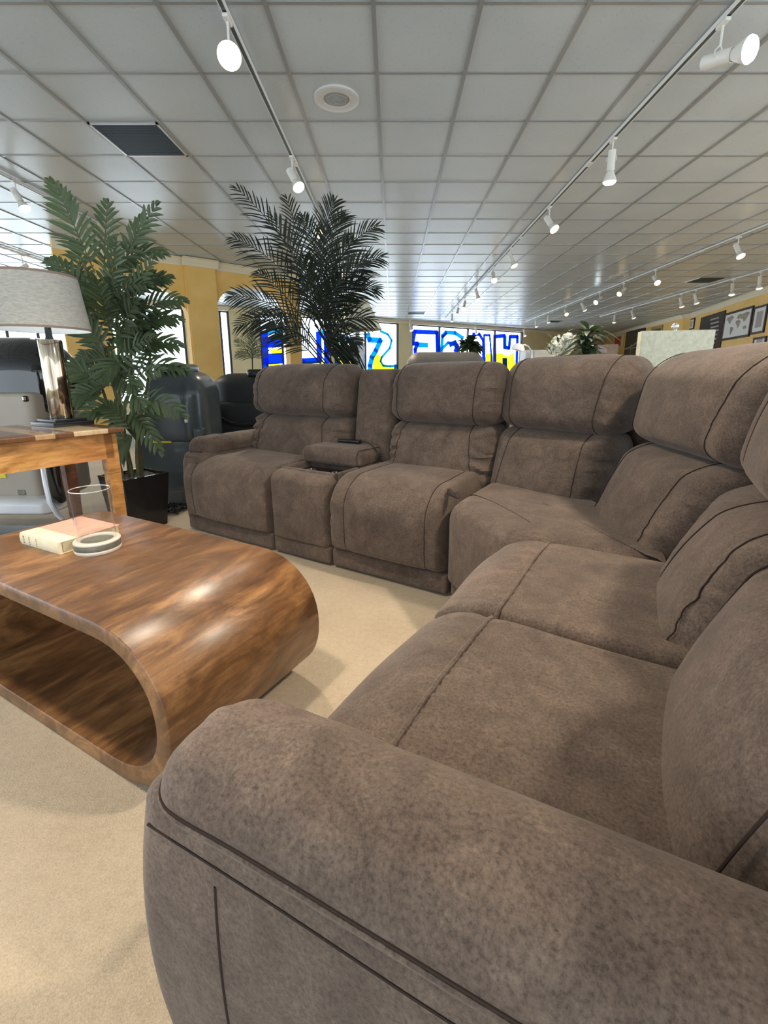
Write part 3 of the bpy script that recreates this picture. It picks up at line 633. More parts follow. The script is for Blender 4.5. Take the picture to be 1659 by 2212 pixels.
# -- arms
def arm(T,TB,flip,W=.195,Lp=.95,ztop=.616,TH_=.074,bw=.20):
    """flip=-1: outer side is +x; flip=1: outer side is -x"""
    hw=W/2;o=-flip
    def wp(x,y,z):
        v=z/(TH_/2);u=x/hw;yy=y+Lp/2
        x*=1-.10*math.exp(-(yy/.05)**2)
        y+=.030*max(0,-u*o)**2*math.exp(-(yy/.09)**2)
        z+=-.012*math.exp(-(yy/.09)**2)+.020*(1-u*u)*max(0,v)
        k=math.exp(-((yy-.06)/.12)**2)
        gth=noise.noise(Vector((x*34,yy*7,1)))*.010*k+noise.noise(Vector((x*16+9,yy*14,6)))*.006*math.exp(-((yy-.2)/.2)**2)+noise.noise(Vector((x*5,yy*5,4)))*.006
        z+=gth*max(0,v)
        if v<.3: y-=noise.noise(Vector((x*60,3,z*9)))*.004*math.exp(-(yy/.06)**2)
        return (x,y,z)
    rin,rout=.075,.045
    rr=(rout,rin,.05,.05,.025,.058) if o<0 else (rin,rout,.05,.05,.025,.058)
    m=MB();m.rbox((0,Lp/2,ztop-TH_/2),(W,Lp,TH_),rr,0,T,.010,wp,11)
    pts=[]
    for i in range(90):
        d=i/89*(W*.75+.9);f=W*.75
        if d<f: x=o*(-hw*.5+d);y=-Lp/2
        else: x=o*hw;y=-Lp/2+(d-f)
        cx=o*(hw-rout);cy=-Lp/2+.05
        if x*o>cx*o and y<cy:
            a=math.atan2(cy-y,(x-cx)*o);x=cx+o*rout*math.cos(a);y=cy-.05*math.sin(a)
        q=Vector(wp(x,y,-TH_/2+.034));pts.append(q+Vector((0,Lp/2,ztop-TH_/2)))
    m.tube([p+Vector((o*.0004,-.0004,-.003)) for p in pts],.0034,6,0,T);m.tube([p+Vector((o*.0006,-.0006,.002)) for p in pts],.0017,6,1,T)
    m.build('armrest',['suede','thread'],so)
    zb=ztop-TH_+.006;T=TB;Lb=Lp-.02
    def wb(x,y,z):
        t=(z+zb/2)/zb;yy=y+Lb/2;e=math.exp(-(yy/.16)**2)
        y+=(-.045*math.sin(PI*min(1,t*.95))+.035*(1-t))*e
        if x*o>0: x+=o*(.016*math.sin(PI*t)-.004)*abs(x)/(bw/2)
        x+=noise.noise(Vector((y*4,z*4,2)))*.004
        return (x,y,z)
    m=MB();m.rbox((0,Lb/2,.012+zb/2),(bw,Lb,zb),(.03,.03,.045,.03,.02,.028),0,T,.025,wb,5)
    def onside(pts,rr=.0018):
        Q=[]
        for (yy,z) in pts: q=Vector(wb(o*bw/2,yy-Lb/2,z-zb/2));Q.append(q+Vector((0,Lb/2,.012+zb/2)))
        m.tube(Q,rr,6,1,T)
    onside([(.03+.02*i,zb-.045) for i in range(42)]);onside([(.135+.02*math.sin(i/20*1.5),zb-.07-.018*i) for i in range(22)])
    m.build('arm_panel',['suede','thread'],so)
arm(fr(-.478,.303,0,-85.5),fr(-.500,.322,0,-85.5),-1,.178,1.0,bw=.20)
arm(fr(-2.665,1.885,0,0),fr(-2.665,1.87,0,0),1,.22,.85,.618,.10,.23)
m=MB();T=fr(-2.685,1.835,0);m.rbox((.0,.05,.28),(.20,.09,.46),(.05,.04,.04,.02,.05,.06),0,T,.03);m.build('arm_front','suede',so)
# outer back shells
m=MB();m.rbox((0,.09,.53),(1.95,.14,.98),.05,0,fr(-1.76,2.53,0),.2);m.build('back_shell','suede',so)
m=MB();m.rbox((0,.09,.53),(.75,.14,.98),.05,0,fr(-.33,2.52,0,-19),.2);m.build('back_shell','suede',so)
m=MB();m.rbox((0,.09,.53),(.80,.14,.98),.05,0,fr(.30,2.02,0,-64),.2);m.build('back_shell','suede',so)
m=MB();m.rbox((0,.09,.53),(1.25,.14,.98),.05,0,fr(.38,.98,0,-90),.2);m.build('back_shell','suede',so)
# side pocket: small knot of fabric between seats
m=MB()
for i in range(9): m.tube([Vector((-.80-SO.x+.008*i-.03,1.885-SO.y-.006*i,.50)),Vector((-.795-SO.x+.008*i-.03,1.875-SO.y-.006*i,.522+.004*math.sin(i))),Vector((-.785-SO.x+.008*i-.03,1.865-SO.y-.006*i,.505))],.007,6)
m.build('velcro_tab','seamdark',so)
# remote control on console
rc=thing('remote_control','black recliner remote lying on the console lid, trailing a coiled cord','remote control',w(-1.70,2.30,.622),AN)
m=MB();m.rbox((0,0,.011),(.17,.045,.022),.009,0,None,.02);m.build('handset','black',rc)
m=MB();pts=[(.08,0,.012),(.11,.0,.016),(.15,-.005,.010),(.19,-.01,-.01),(.232,-.02,-.05)];m.tube(pts,.0035,8)
m.build('cord','rubber',rc)
m=MB();pts=[]
for i in range(220):
    a=i/220*2*PI*14;zz=-.05-.17*i/220;pts.append((.238+.012*math.cos(a)+.05*(i/220)**2,-.02+.012*math.sin(a),zz))
m.tube(pts,.0028,6);m.build('coiled_cord','rubber',rc)
# ================================================================ COFFEE TABLE
CT=thing('coffee_table','dark mango wood waterfall coffee table with rounded ends and open middle','coffee table',w(-1.612,.742),AN+math.radians(3))
def stad(x0,x1,z0,z1,rx,n=14):
    rz=(z1-z0)/2;c=(z0+z1)/2;pts=[]
    for i in range(n+1): a=-PI/2+PI*i/n;k=1;pts.append((x1-rx+rx*math.copysign(abs(math.cos(a))**.92,math.cos(a)),c+rz*math.copysign(abs(math.sin(a))**.92,math.sin(a))))
    for i in range(n+1): a=PI/2+PI*i/n;pts.append((x0+rx+rx*math.copysign(abs(math.cos(a))**.92,math.cos(a)),c+rz*math.copysign(abs(math.sin(a))**.92,math.sin(a))))
    return pts
ou=stad(-.70,.70,0,.45,.25,24);inn=stad(-.648,.648,.047,.403,.215,24);n=len(ou);y0,y1=-.285,.285
m=MB();vs=[];b=.003
def off(o,i_,k): return (o[0]+(i_[0]-o[0])*k,o[1]+(i_[1]-o[1])*k)
rings=[[(x,y0+b,z) for x,z in ou],[(off(o_,i_,.06)[0],y0,off(o_,i_,.06)[1]) for o_,i_ in zip(ou,inn)],[(off(o_,i_,.9)[0],y0,off(o_,i_,.9)[1]) for o_,i_ in zip(ou,inn)],[(x,y0+b,z) for x,z in inn],[(x,y1-b,z) for x,z in inn],[(off(o_,i_,.9)[0],y1,off(o_,i_,.9)[1]) for o_,i_ in zip(ou,inn)],[(off(o_,i_,.06)[0],y1,off(o_,i_,.06)[1]) for o_,i_ in zip(ou,inn)],[(x,y1-b,z) for x,z in ou]]
for r_ in rings: vs+=r_
fs_=[]
for j in range(8):
    j2=(j+1)%8
    for i in range(n): fs_.append((j*n+i,j*n+(i+1)%n,j2*n+(i+1)%n,j2*n+i))
m.add(vs,fs_);m.build('body','walnut',CT,ang=50)
# book
b0=at(134,1197,.45);b1_=at(52,1173,.45);b2_=at(232,1163,.45)
rz=math.atan2((b0-b1_).y,(b0-b1_).x)
bk_=thing('book','thick old book with salmon cover and cream spine on the coffee table','book',(b1_.x,b1_.y,.45),rz)
BW=(b0-b1_).length;BL=.20
m=MB();th=.043
m.box(0,BW,.006,BL,.003,th-.003);m.build('page_block','page',bk_,False)
m=MB();m.box(-.002,BW+.003,.05,BL+.004,th-.003,th,b=.001);m.box(-.002,BW+.003,.05,BL+.004,0,.003,b=.001);m.build('cover','book_pink',bk_)
m=MB();m.box(-.002,BW+.003,0,.052,th-.003,th+.0006,b=.001);m.box(-.002,BW+.003,0,.052,0,.003,b=.001)
m.prism([(-.006,.0),(-.010,.012),(-.010,th-.012),(-.006,th),(0.004,th),(0.004,0)],0,0,BW);
for i in range(5):
    for (a,c_) in ((.018,.026),(.055,.061),(.10,.104)): m.box(BW*.02+a,BW*.02+c_,-.0108,-.0099,.008+.006*i,.011+.006*i,1)
m.build('spine',['book_cream','gilt'],bk_)
# candle holder
cc=at(213,1186,.45)
CH_S=.9
ch=thing('candle_holder','glass hurricane cylinder on a round stone and pewter base, by the book','candle holder',(cc.x,cc.y,.45));R=.079
R=R*.9
m=MB();m.lathe([(R-.002,0),(R,.003),(R,.010),(R-.001,.012)],48);m.lathe([(R,.033),(R,.037),(R-.003,.040),(R-.02,.040),(R-.022,.036),(.05,.036),(.048,.026),(.001,.026)],48,cap=False);m.build('stone_base','stone',ch)
m=MB();m.lathe([(R-.002,.011),(R-.001,.013),(R-.001,.032),(R-.002,.034)],48);m.lathe([(.001,.028),(.040,.028),(.047,.0275)],32,cap=False);m.build('metal_band','verdi',ch)
m=MB();g=.059;m.lathe([(g,.037),(g,.215),],64,cap=False);m.lathe([(g+.0016*math.cos(a),.215+.0016*math.sin(a)) for a in [2*PI*k/10 for k in range(11)]],64,1,cap=False);m.tube([(g,0,.037),(g,0,.038)],.0005,4);m.build('glass_cylinder',['glass','glassrim'],ch)
# ================================================================ END TABLE + LAMP
et=thing('end_table','honey wood end table with striped plank top at left edge','end table',w(-2.67,.89),AN)
m=MB();m.rbox((0,0,.768),(.60,.775,.024),.005,0,None,.1);m.build('tabletop','planks',et)
m=MB()
m.box(.245,.265,-.34,.34,.625,.756);m.box(-.265,-.245,-.34,.34,.625,.756);m.build('apron','oak',et,False)
m=MB();m.box(-.24,.24,.335,.355,.625,.756);m.box(-.24,.24,-.355,-.335,.625,.756);m.build('apron','oak',et,False)
for sx in (-1,1):
    for sy in (-1,1):
        m=MB();a=.265*sx;b=.362*sy
        def q(z,k): s_=.062-.02*k;return [(a-sx*s_,b-sy*s_,z),(a,b-sy*s_,z),(a,b,z),(a-sx*s_,b,z)]
        v=q(0,1)+q(.4,.4)+q(.756,0);f=[(0,1,2,3),(8,9,10,11)]
        for L_ in (0,4):
            for i in range(4): f.append((L_+i,L_+(i+1)%4,L_+4+(i+1)%4,L_+4+i))
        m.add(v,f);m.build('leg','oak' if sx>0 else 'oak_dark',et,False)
lp=thing('table_lamp','table lamp with speckled linen drum shade and smoked chrome column with painted reflections','lamp',at(137,918,.78),AN+.1)
m=MB();m.box(-.102,.102,-.102,.102,0,.022,b=.003);m.box(-.08,.08,-.08,.08,.022,.036,b=.003);m.build('base','black',lp)
m=MB();m.lathe([(.051,.036),(.053,.04),(.053,.43),(.050,.436)],40);m.build('column','chrome',lp)
m=MB();m.lathe([(.020,.436),(.016,.45),(.014,.50),(.017,.51),(.017,.56),(.001,.56)],20);m.build('neck','black',lp)
m=MB();m.lathe([(.213,.482),(.182,.745),(.179,.745),(.210,.482)],64,cap=False);m.lathe([(.2135,.481),(.2122,.492)],64,2,cap=False);m.lathe([(.1838,.734),(.1825,.746)],64,2,cap=False);m.lathe([(.2095,.483),(.1785,.744)],64,1,cap=False)
m.v=[v+Vector((-.03,-.01,0)) for v in m.v];m.build('lamp_shade',['linen','shade_in','linen_trim'],lp)
m=MB();m.lathe([(.001,.56),(.022,.57),(.03,.60),(.02,.63),(.001,.64)],20);M['lampbulb']=mat('white_lamp_bulb',(1,1,1),.3,emis=(.85,.95,1),es=14);m.build('bulb','lampbulb',lp)
m=MB()
for k in range(3): a=k*2*PI/3;m.tube([(0,0,.73),(.17*math.cos(a)-.02,.17*math.sin(a),.74)],.002,6)
m.tube([(0,0,.56),(0,0,.77)],.004,6);m.build('shade_spider','silver',lp)
cable=MB();P0=at(141,1004,.70)
cable.tube([aty(141,1000,2.6),aty(150,1030,2.6),aty(160,1060,2.62),aty(168,1090,2.66),Vector((aty(168,1090,2.66).x+.02,2.7,.01))],.004,8);tag(cable.build('power_cord','rubber'),'dark lamp cord hanging beneath the end table','cord')
# ================================================================ PALMS
def frond(m,base,tip,nl,ll,lw,arch=.15,droop=.3,ms=0,ml=1,spread=1.0,stem=.004,start=.15,seed=0,up=Vector((0,0,1))):
    rnd=random.Random(seed);b=Vector(base);t=Vector(tip);d=t-b;L=d.length
    mid=(b+t)/2+Vector((0,0,arch*L));pts=[]
    for i in range(25):
        k=i/24;pts.append(b*(1-k)**2+mid*2*k*(1-k)+t*k*k)
    m.tube(pts,[stem*(1.1-.8*i/24) for i in range(25)],5,ms)
    for i in range(nl):
        k=start+(1-start)*(i/(nl-1));j=min(23,int(k*24));p=pts[j].lerp(pts[j+1],k*24-j);tan=(pts[j+1]-pts[j]).normalized()
        side=tan.cross(up);side=side.normalized() if side.length>.05 else Vector((1,0,0));
        nrm=side.cross(tan).normalized();sz=math.sin(PI*(.18+.74*k))**.7*(1-.25*k)
        for sg in (-1,1):
            l=ll*sz*rnd.uniform(.85,1.1);a=math.radians(rnd.uniform(42,58)*(1-.45*k))*spread
            dr=(tan*math.cos(a)+side*sg*math.sin(a)+nrm*rnd.uniform(.0,.3)).normalized();wv=tan.cross(dr).cross(dr);wv=(dr.cross(nrm)).normalized()
            if i==nl-1 and sg==1: dr=tan
            vs=[];n=4
            for q_ in range(n+1):
                s_=q_/n;c_=p+dr*l*s_+Vector((0,0,-1))*droop*l*s_*s_;wd=lw*(math.sin(PI*min(1,.12+.88*s_))**.7 if s_<1 else 0)*.5
                if q_==n: vs.append(c_)
                else: vs+= [c_-wv*wd+nrm*wd*.35,c_,c_+wv*wd+nrm*wd*.35]
            fs_=[]
            for q_ in range(n-1):
                o_=q_*3;fs_+=[(o_,o_+1,o_+4,o_+3),(o_+1,o_+2,o_+5,o_+4)]
            o_=(n-1)*3;fs_+=[(o_,o_+1,o_+3),(o_+1,o_+2,o_+3)];m.add(vs,fs_,ml)
def buildfr(m,t,mats,lab=None):
    inv=t.matrix_basis.inverted() if 0 else Matrix.Translation(-t.location)
    m.v=[inv@v for v in m.v];o=m.build('frond',mats,t);return o
# left palm
pc=w(-3.11,1.70)
pl=thing('potted_palm','tall green broad-leaved artificial palm in a square black planter','potted palm',(pc.x,pc.y,0))
def pyr(m,b,t,z0,z1,mi=0,T=None,inn=None):
    v=[(-b,-b,z0),(b,-b,z0),(b,b,z0),(-b,b,z0),(-t,-t,z1),(t,-t,z1),(t,t,z1),(-t,t,z1),(-t+.012,-t+.012,z1),(t-.012,-t+.012,z1),(t-.012,t-.012,z1),(-t+.012,t-.012,z1)]
    d=z1-.03;v+=[(-t+.014,-t+.014,d),(t-.014,-t+.014,d),(t-.014,t-.014,d),(-t+.014,t-.014,d)]
    f=[(0,1,2,3)]
    for L_ in (0,4,8):
        for i in range(4): f.append((L_+i,L_+(i+1)%4,L_+4+(i+1)%4,L_+4+i))
    m.add(v,f,mi,T)
RT=Matrix.Rotation(AN,4,'Z')
m=MB();pyr(m,.125,.158,0,.375,0,RT);m.build('planter','black',pl,False)
m=MB();m.box(-.143,.143,-.143,.143,.33,.352,T=RT)
rn=random.Random(3)
for i in range(120): m.lathe([(.001,-.004),(.008,0),(.001,.006)],6,0,Matrix.Translation(RT@Vector((rn.uniform(-.135,.135),rn.uniform(-.135,.135),.354+rn.uniform(0,.012)))))
m.build('soil_cover','soil',pl)
canes=[(-.03,.0,1.75,-.10),(.03,.02,1.6,.10),(.0,-.04,1.35,.02),(.05,-.03,1.15,.16),(-.05,-.02,1.2,-.14)]
cp=[]
for i,(x,y,h,lx) in enumerate(canes):
    m=MB();pts=[(x+lx*(k/12)**1.3,y+.03*math.sin(k*.5+i),.34+(h-.34)*k/12) for k in range(13)];cp.append(pts);m.tube(pts,[.013-.0005*k for k in range(13)],8);m.build('cane','cane',pl)
Yp=pc.y
def PT(x,y,dy=0): return aty(x,y,Yp+dy)
designed=[((205,590),(118,398),-.05,.05,16,.19),((262,575),(338,445),.0,.05,12,.17),((225,600),(232,440),.12,.1,12,.17),((240,580),(352,548),.05,.25,12,.15),((200,640),(108,560),.0,.15,11,.14),((205,660),(90,592),-.1,.2,12,.15),
((270,640),(365,600),.1,.15,11,.15),((240,640),(250,520),-.15,.05,12,.17),((262,600),(310,470),.2,.1,11,.16),((190,640),(160,520),.15,.1,12,.15),
((290,690),(395,650),-.05,.25,12,.15),((270,720),(385,690),.05,.22,12,.15),((200,720),(165,640),-.05,.2,11,.15),((255,740),(300,640),-.2,.1,12,.16),
((285,760),(385,745),.05,.25,12,.15),((280,800),(402,800),-.1,.2,12,.15),((220,760),(165,700),.0,.2,11,.14),((250,800),(330,730),-.22,.2,12,.15),
((215,830),(152,795),-.1,.2,11,.15),((225,850),(165,860),-.15,.25,11,.15),((265,850),(350,800),-.2,.2,12,.15),((280,880),(395,895),-.22,.3,12,.16),
((250,880),(180,900),-.2,.3,11,.14),((285,900),(345,975),-.15,.3,10,.13),((235,700),(205,600),-.25,.1,12,.16),((265,700),(330,560),-.15,.1,12,.17)]
rn=random.Random(11)
for i in range(34):
    yb=rn.uniform(620,950);xb=283-.127*(1020-yb)+rn.uniform(-25,25);an=rn.uniform(0,2*PI);designed.append(((xb,yb),(max(160,xb+rn.uniform(60,105)*math.cos(an)),yb-20+60*math.sin(an)),rn.uniform(-.2,.25),.2,11,.15))
for i,(b_,t_,dy,ar,nl,ll) in enumerate(designed):
    m=MB();frond(m,PT(b_[0],b_[1],dy*.3),PT(t_[0],t_[1],dy),nl-2,ll*1.08,.024,ar,.25,0,1,1.0,.004,.12,i,up=Vector((.2,-.85,.5)));buildfr(m,pl,['cane','leaf'])
# dark palm behind the sofa
dc=w(-1.75,3.15);Yd=dc.y
pd=thing('areca_palm','dark fine-leaved artificial areca palm standing behind the sofa','potted palm',(dc.x,dc.y,0))
m=MB();m.lathe([(.15,0),(.19,.02),(.21,.36),(.20,.36),(.18,.30),(.001,.30)],28);m.build('planter','black',pd)
def PD(x,y,dy=0): return aty(x,y,Yd+dy)
px0=Vector((dc.x,dc.y,.3))
dl=[((690,640),(512,408),0,.15),((660,640),(505,515),.1,.18),((650,700),(500,640),-.1,.22),((655,730),(515,705),.1,.3),((700,600),(655,470),.1,.1),((690,600),(722,436),-.05,.25),((700,600),(742,470),.1,.3),((700,620),(812,490),0,.25),
((705,660),(822,556),-.1,.25),((705,680),(812,625),.1,.3),((700,700),(780,600),-.15,.25),((700,720),(800,690),0,.28),((700,740),(770,742),-.1,.35),((690,700),(700,500),-.2,.1),((680,660),(620,430),.2,.1),((680,680),(590,470),-.15,.15),
((670,720),(560,590),.15,.2),((670,740),(560,690),-.1,.25),((700,740),(760,650),.2,.2),((690,660),(760,520),.2,.2),((680,700),(655,560),-.2,.1),((690,720),(730,600),-.25,.15),((670,760),(600,720),0,.2),((700,765),(755,760),.05,.3),((690,700),(670,600),.2,.1),((695,680),(790,560),-.2,.25)]
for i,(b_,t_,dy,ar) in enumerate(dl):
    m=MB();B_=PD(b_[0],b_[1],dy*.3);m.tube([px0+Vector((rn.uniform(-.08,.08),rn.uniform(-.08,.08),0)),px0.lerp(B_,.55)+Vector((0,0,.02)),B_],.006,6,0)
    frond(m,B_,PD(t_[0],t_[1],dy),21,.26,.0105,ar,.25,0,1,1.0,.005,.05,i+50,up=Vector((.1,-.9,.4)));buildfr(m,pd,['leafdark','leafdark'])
# small far palm seen through the arch
ac=aty(540,790,8.6);ap=thing('areca_palm','small distant areca palm seen beside the arch opening','potted palm',(ac.x,ac.y,0))
m=MB();m.lathe([(.15,0),(.18,.02),(.2,.34),(.001,.34)],20);m.build('planter','black',ap)
for i,(tx_,ty_) in enumerate([(512,735),(530,708),(556,700),(575,730),(512,765),(545,720),(580,760)]):
    m=MB();B_=aty(545,775,8.6);m.tube([Vector((ac.x,ac.y,.3)),B_],.01,5,0);frond(m,B_,aty(tx_,ty_,8.6),15,.22,.010,.15,.2,0,1,1,.005,.1,i,up=Vector((.1,-.9,.4)));buildfr(m,ap,['leafmid','leafmid'])
# ================================================================ MASSAGE CHAIRS (left)
mc=thing('massage_chair','champagne and glossy black massage chair behind the end table','massage chair',w(-3.55,.85),AN)
def onm(x,y,Y): return aty(x,y,Y)
mi_=(Matrix.Translation(mc.location)@Matrix.Rotation(AN,4,'Z')).inverted()
def blob(name,par,x0,x1,y0,y1,Y,dep,r,mt,rz=0,warp=None,step=.05):
    """rounded shell whose near face spans the given outline at distance Y"""
    a=aty(x0,y0,Y);b=aty(x1,y1,Y);a2_=aty(x0,y1,Y);W=abs(b.x-a2_.x);H=abs(a.z-b.z);c=Vector(((a2_.x+b.x)/2,Y+dep/2,(a.z+b.z)/2))
    T=(par.matrix_basis if 0 else Matrix.Translation(par.location)@Matrix.Rotation(par.rotation_euler.z,4,'Z')).inverted()@Matrix.Translation(c)@Matrix.Rotation(rz,4,'Z')
    m=MB();m.rbox((0,0,0),(W,dep,H),r,0,T,step,warp,6);return m.build(name,mt,par)
blob('hood',mc,-160,112,722,905,2.95,.5,(.3,.26,.25,.2,.05,.28),'gloss_black')
blob('rear_shell',mc,-160,104,848,1090,2.90,.5,(.1,.05,.05,.1,.05,.03),'beige_shell')
blob('bolt_cap',mc,47,57,855,868,2.885,.03,.01,'chrome')
blob('side_pod',mc,98,141,985,1092,2.75,.12,(.02,.06,.05,.05,.15,.02),'gloss_black')
blob('lower_shell',mc,-160,93,1008,1086,2.84,.3,(.1,.05,.05,.1,.07,.03),'beige_shell')
blob('badge',mc,38,56,1058,1070,2.835,.02,.008,'verdi')
blob('sticker',mc,-6,13,1022,1033,2.832,.01,.002,'yellow_sticker')
blob('base_rail',mc,-160,105,1083,1117,2.72,.35,(.05,.05,.08,.05,.03,.03),'whitegloss')
m=MB();pts=[aty(92,1000,2.72),aty(98,1040,2.7),aty(108,1085,2.68),aty(125,1112,2.66),aty(150,1135,2.64)]
m.tube([mi_@p for p in pts],.016,10);m.build('silver_arch','silver',mc)
a=aty(-160,1150,2.55);b=aty(130,1125,2.55)
m=MB();m.rbox((0,0,.02),(.9,.45,.04),.015,0,mi_@Matrix.Translation((aty(30,1130,2.6).x-.25,2.72,0)),.1);m.build('footplate','greyp',mc)
sc=aty(378,900,3.75);s2=thing('massage_chair','slate grey massage chair behind the green palm planter','massage chair',(sc.x,4.1,0))
blob('back_shell',s2,308,440,802,962,3.75,.6,(.12,.16,.2,.2,.05,.22),'slate')
blob('lower_shell',s2,300,435,945,1075,3.78,.6,(.06,.05,.05,.1,.05,.03),'slate')
blob('side_bracket',s2,418,442,925,948,3.74,.06,.015,'slate')
blob('bolt_cap',s2,398,406,905,915,3.74,.02,.01,'silver')
blob('sticker',s2,330,370,948,957,3.76,.01,.002,'yellow_sticker')
blob('head_cushion',s2,330,402,785,806,3.85,.3,(.05,.05,.05,.05,.02,.03),'black')
blob('base',s2,352,400,1060,1112,3.55,.5,.02,'greyp')
bc=aty(520,900,4.3);s3=thing('massage_chair','black leather massage chair left of the sofa backs','massage chair',(bc.x,4.8,0))
blob('backrest',s3,455,640,806,910,4.55,.5,(.22,.2,.18,.2,.2,.13),'bleather')
blob('side_panel',s3,438,600,868,1060,4.5,.55,(.05,.05,.06,.1,.05,.12),'bleather')
m=MB();ii=Matrix.Translation(-s3.location)
m.tube([ii@aty(x,y,4.47) for x,y in ((446,872),(470,900),(500,915),(530,918),(560,914),(600,905))],.022,10);m.build('side_rim','black',s3)
blob('head_pad',s3,530,610,797,815,4.6,.3,(.05,.05,.05,.05,.02,.03),'black')
m=MB()
for k in range(7):
    rn2=random.Random(k);pts=[];c0=aty(375,1115,3.45)
    for i in range(14): pts.append((c0.x+rn2.uniform(-.12,.14),c0.y-.05+rn2.uniform(-.12,.14),.012+rn2.uniform(0,.02)))
    m.tube(pts,.005,6)
tag(m.build('cable_tangle','rubber'),'tangle of black cables on the carpet beside the sofa arm','cables')
pu=MB();c0=aty(450,848,5.5);pu.rbox((0,0,0),(.3,.14,.36),.06,0,Matrix.Translation(c0),.03)
# bench carrying the patterned cushion
bn=thing('sofa','dark sofa carrying a patterned cushion, mostly hidden by massage chairs','sofa',(c0.x,5.6,0))
m=MB();m.rbox((0,0,.25),(1.0,.7,.5),.06,0,None,.2);m.build('seat','bleather',bn);m=MB();m.rbox((0,.28,.6),(1.0,.2,.45),.06,0,None,.2);m.build('backrest','bleather',bn)
m=MB();m.rbox((0,0,.2),(.34,.14,.36),.06,0,None,.03);o=m.build('throw_cushion','patterned',None,loc=(c0.x-.02,5.5,.51));tag(o,'beige and brown patterned cushion peeking out between massage chairs','cushion')
# ================================================================ THINGS BEHIND THE SOFA
def pole(m,x,y,z0,z1,r=.012): m.tube([(x,y,z0),(x,y,z1)],r,10)
def standtable(name,lab,cat,x,y,z,wx=.5,wy=.4,mt='brownwood',rz=0):
    t=thing(name,lab,cat,(x,y,0),rz);m=MB();m.rbox((0,0,z-.015),(wx,wy,.03),.005,0,None,.2);m.build('tabletop',mt,t)
    for sx in (-1,1):
        for sy in (-1,1): m=MB();m.box(sx*(wx/2-.04)-.02,sx*(wx/2-.04)+.02,sy*(wy/2-.04)-.02,sy*(wy/2-.04)+.02,0,z-.03);m.build('leg',mt,t,False)
    return t
# cone lamp
Yc=4.3;lc=aty(773,765,Yc);zc_=lc.z-.0
standtable('end_table','dark end table hidden behind the sofa, under the cone lamp','end table',lc.x,lc.y,round(zc_-.42,3))
cl=thing('table_lamp','lamp with tall cone shade and clear glass body behind the dark palm','lamp',(lc.x,lc.y,zc_-.42))
s_=.42;zt=aty(773,638,Yc).z-zc_+s_;zbm=aty(773,712,Yc).z-zc_+s_;rb=abs(aty(826,712,Yc).x-aty(773,712,Yc).x);rt=abs(aty(803,640,Yc).x-aty(773,640,Yc).x)*.62
m=MB();m.lathe([(rb,zbm),(rt,zt),(rt-.003,zt),(rb-.003,zbm)],48,cap=False);m.build('lamp_shade','ivory',cl) if 0 else None
M['ivory']=mat('ivory_silk_shade',(.74,.70,.55),.6);m.build('lamp_shade','ivory',cl)
m=MB();m.lathe([(.09,0),(.09,.02),(.05,.03),(.045,.28),(.06,.30),(.06,s_+.05),(.05,s_+.11),(.001,s_+.11)],28);m.build('body','frost',cl) if 0 else None
M['frost']=mat('frosted_grey_glass',(.62,.64,.68),.25);m.build('body','frost',cl)
m=MB();m.lathe([(.055,s_+.11),(.055,s_+.145),(.02,s_+.15),(.02,zbm+.05),(.001,zbm+.05)],24);m.build('socket','speaker',cl)
m=MB();m.tube([(-.01,-.065,s_+.11),(-.005,-.075,s_+.03),(.02,-.08,s_-.06),(.05,-.085,s_-.16)],.006,8);m.build('cord','rubber',cl)
# taupe recliner
rcc=aty(962,790,4.1);rr=thing('recliner_chair','taupe leather recliner whose back top shows over the sofa','armchair',(rcc.x,4.4,0))
blob('backrest',rr,868,1056,758,1000,4.1,.3,(.12,.12,.1,.1,.05,.10),'taupe',warp=lambda x,y,z:(x*(1-.10*max(0,z)*3),y+.2*z,z))
m=MB();m.rbox((0,-.15,.27),(.8,.75,.42),.08,0,None,.1);m.build('seat','taupe',rr)
for sx in (-1,1): m=MB();m.rbox((sx*.47,-.1,.32),(.16,.8,.62),.06,0,None,.1);m.build('armrest','taupe',rr)
def bushy(name,lab,cat,px,py,Y,pot,leaves,ll,lw,mt,h0,spread=1,upb=.6,seed=1,potmat='black',potr=.1,poth=.16,tall=0):
    c=aty(px,py,Y);z0=c.z-h0;t=thing(name,lab,cat,(c.x,c.y,z0));m=MB();m.lathe([(potr*.7,0),(potr,.01),(potr*1.1,poth),(potr,poth),(potr*.9,poth-.02),(.001,poth-.02)],24);m.build('pot',potmat,t)
    rn=random.Random(seed);m=MB();m.tube([(0,0,poth-.02),(0,0,h0+tall)],.012,6)
    mats=[mt]
    for i in range(leaves):
        k=i/leaves;a=i*2.4;el=rn.uniform(-.2,1.1)*upb;b=Vector((0,0,h0-.03+(tall*k)));L=ll*rn.uniform(.7,1.1);d=Vector((math.cos(a)*math.cos(el),math.sin(a)*math.cos(el),math.sin(el)));s=d.cross(Vector((0,0,1))).normalized();vs=[];n=6
        for q_ in range(n+1):
            u=q_/n;p=b+d*L*u*spread+Vector((0,0,-.45*L*u*u));wd=lw*.5*math.sin(PI*min(.97,.06+.94*u))
            vs+=[p-s*wd,p+Vector((0,0,-.15*wd)),p+s*wd]
        fs_=[]
        for q_ in range(n): o_=q_*3;fs_+=[(o_,o_+1,o_+4,o_+3),(o_+1,o_+2,o_+5,o_+4)]
        m.add(vs,fs_)
    m.build('foliage',mats,t);return t,z0
def under(t,z0,x,y,lab,mt='brownwood',wx=.5,wy=.4): standtable('side_table',lab,'table',x,y,z0,wx,wy,mt)
t,z0=bushy('potted_plant','leafy dark ivy plant in front of the painted letter U',"plant",1015,752,6.0,0,60,.21,.11,'leafmid',.30,1,.9,5,'black',.1,tall=.14);under(t,z0,t.location.x,t.location.y,'small dark table hidden under the ivy plant')
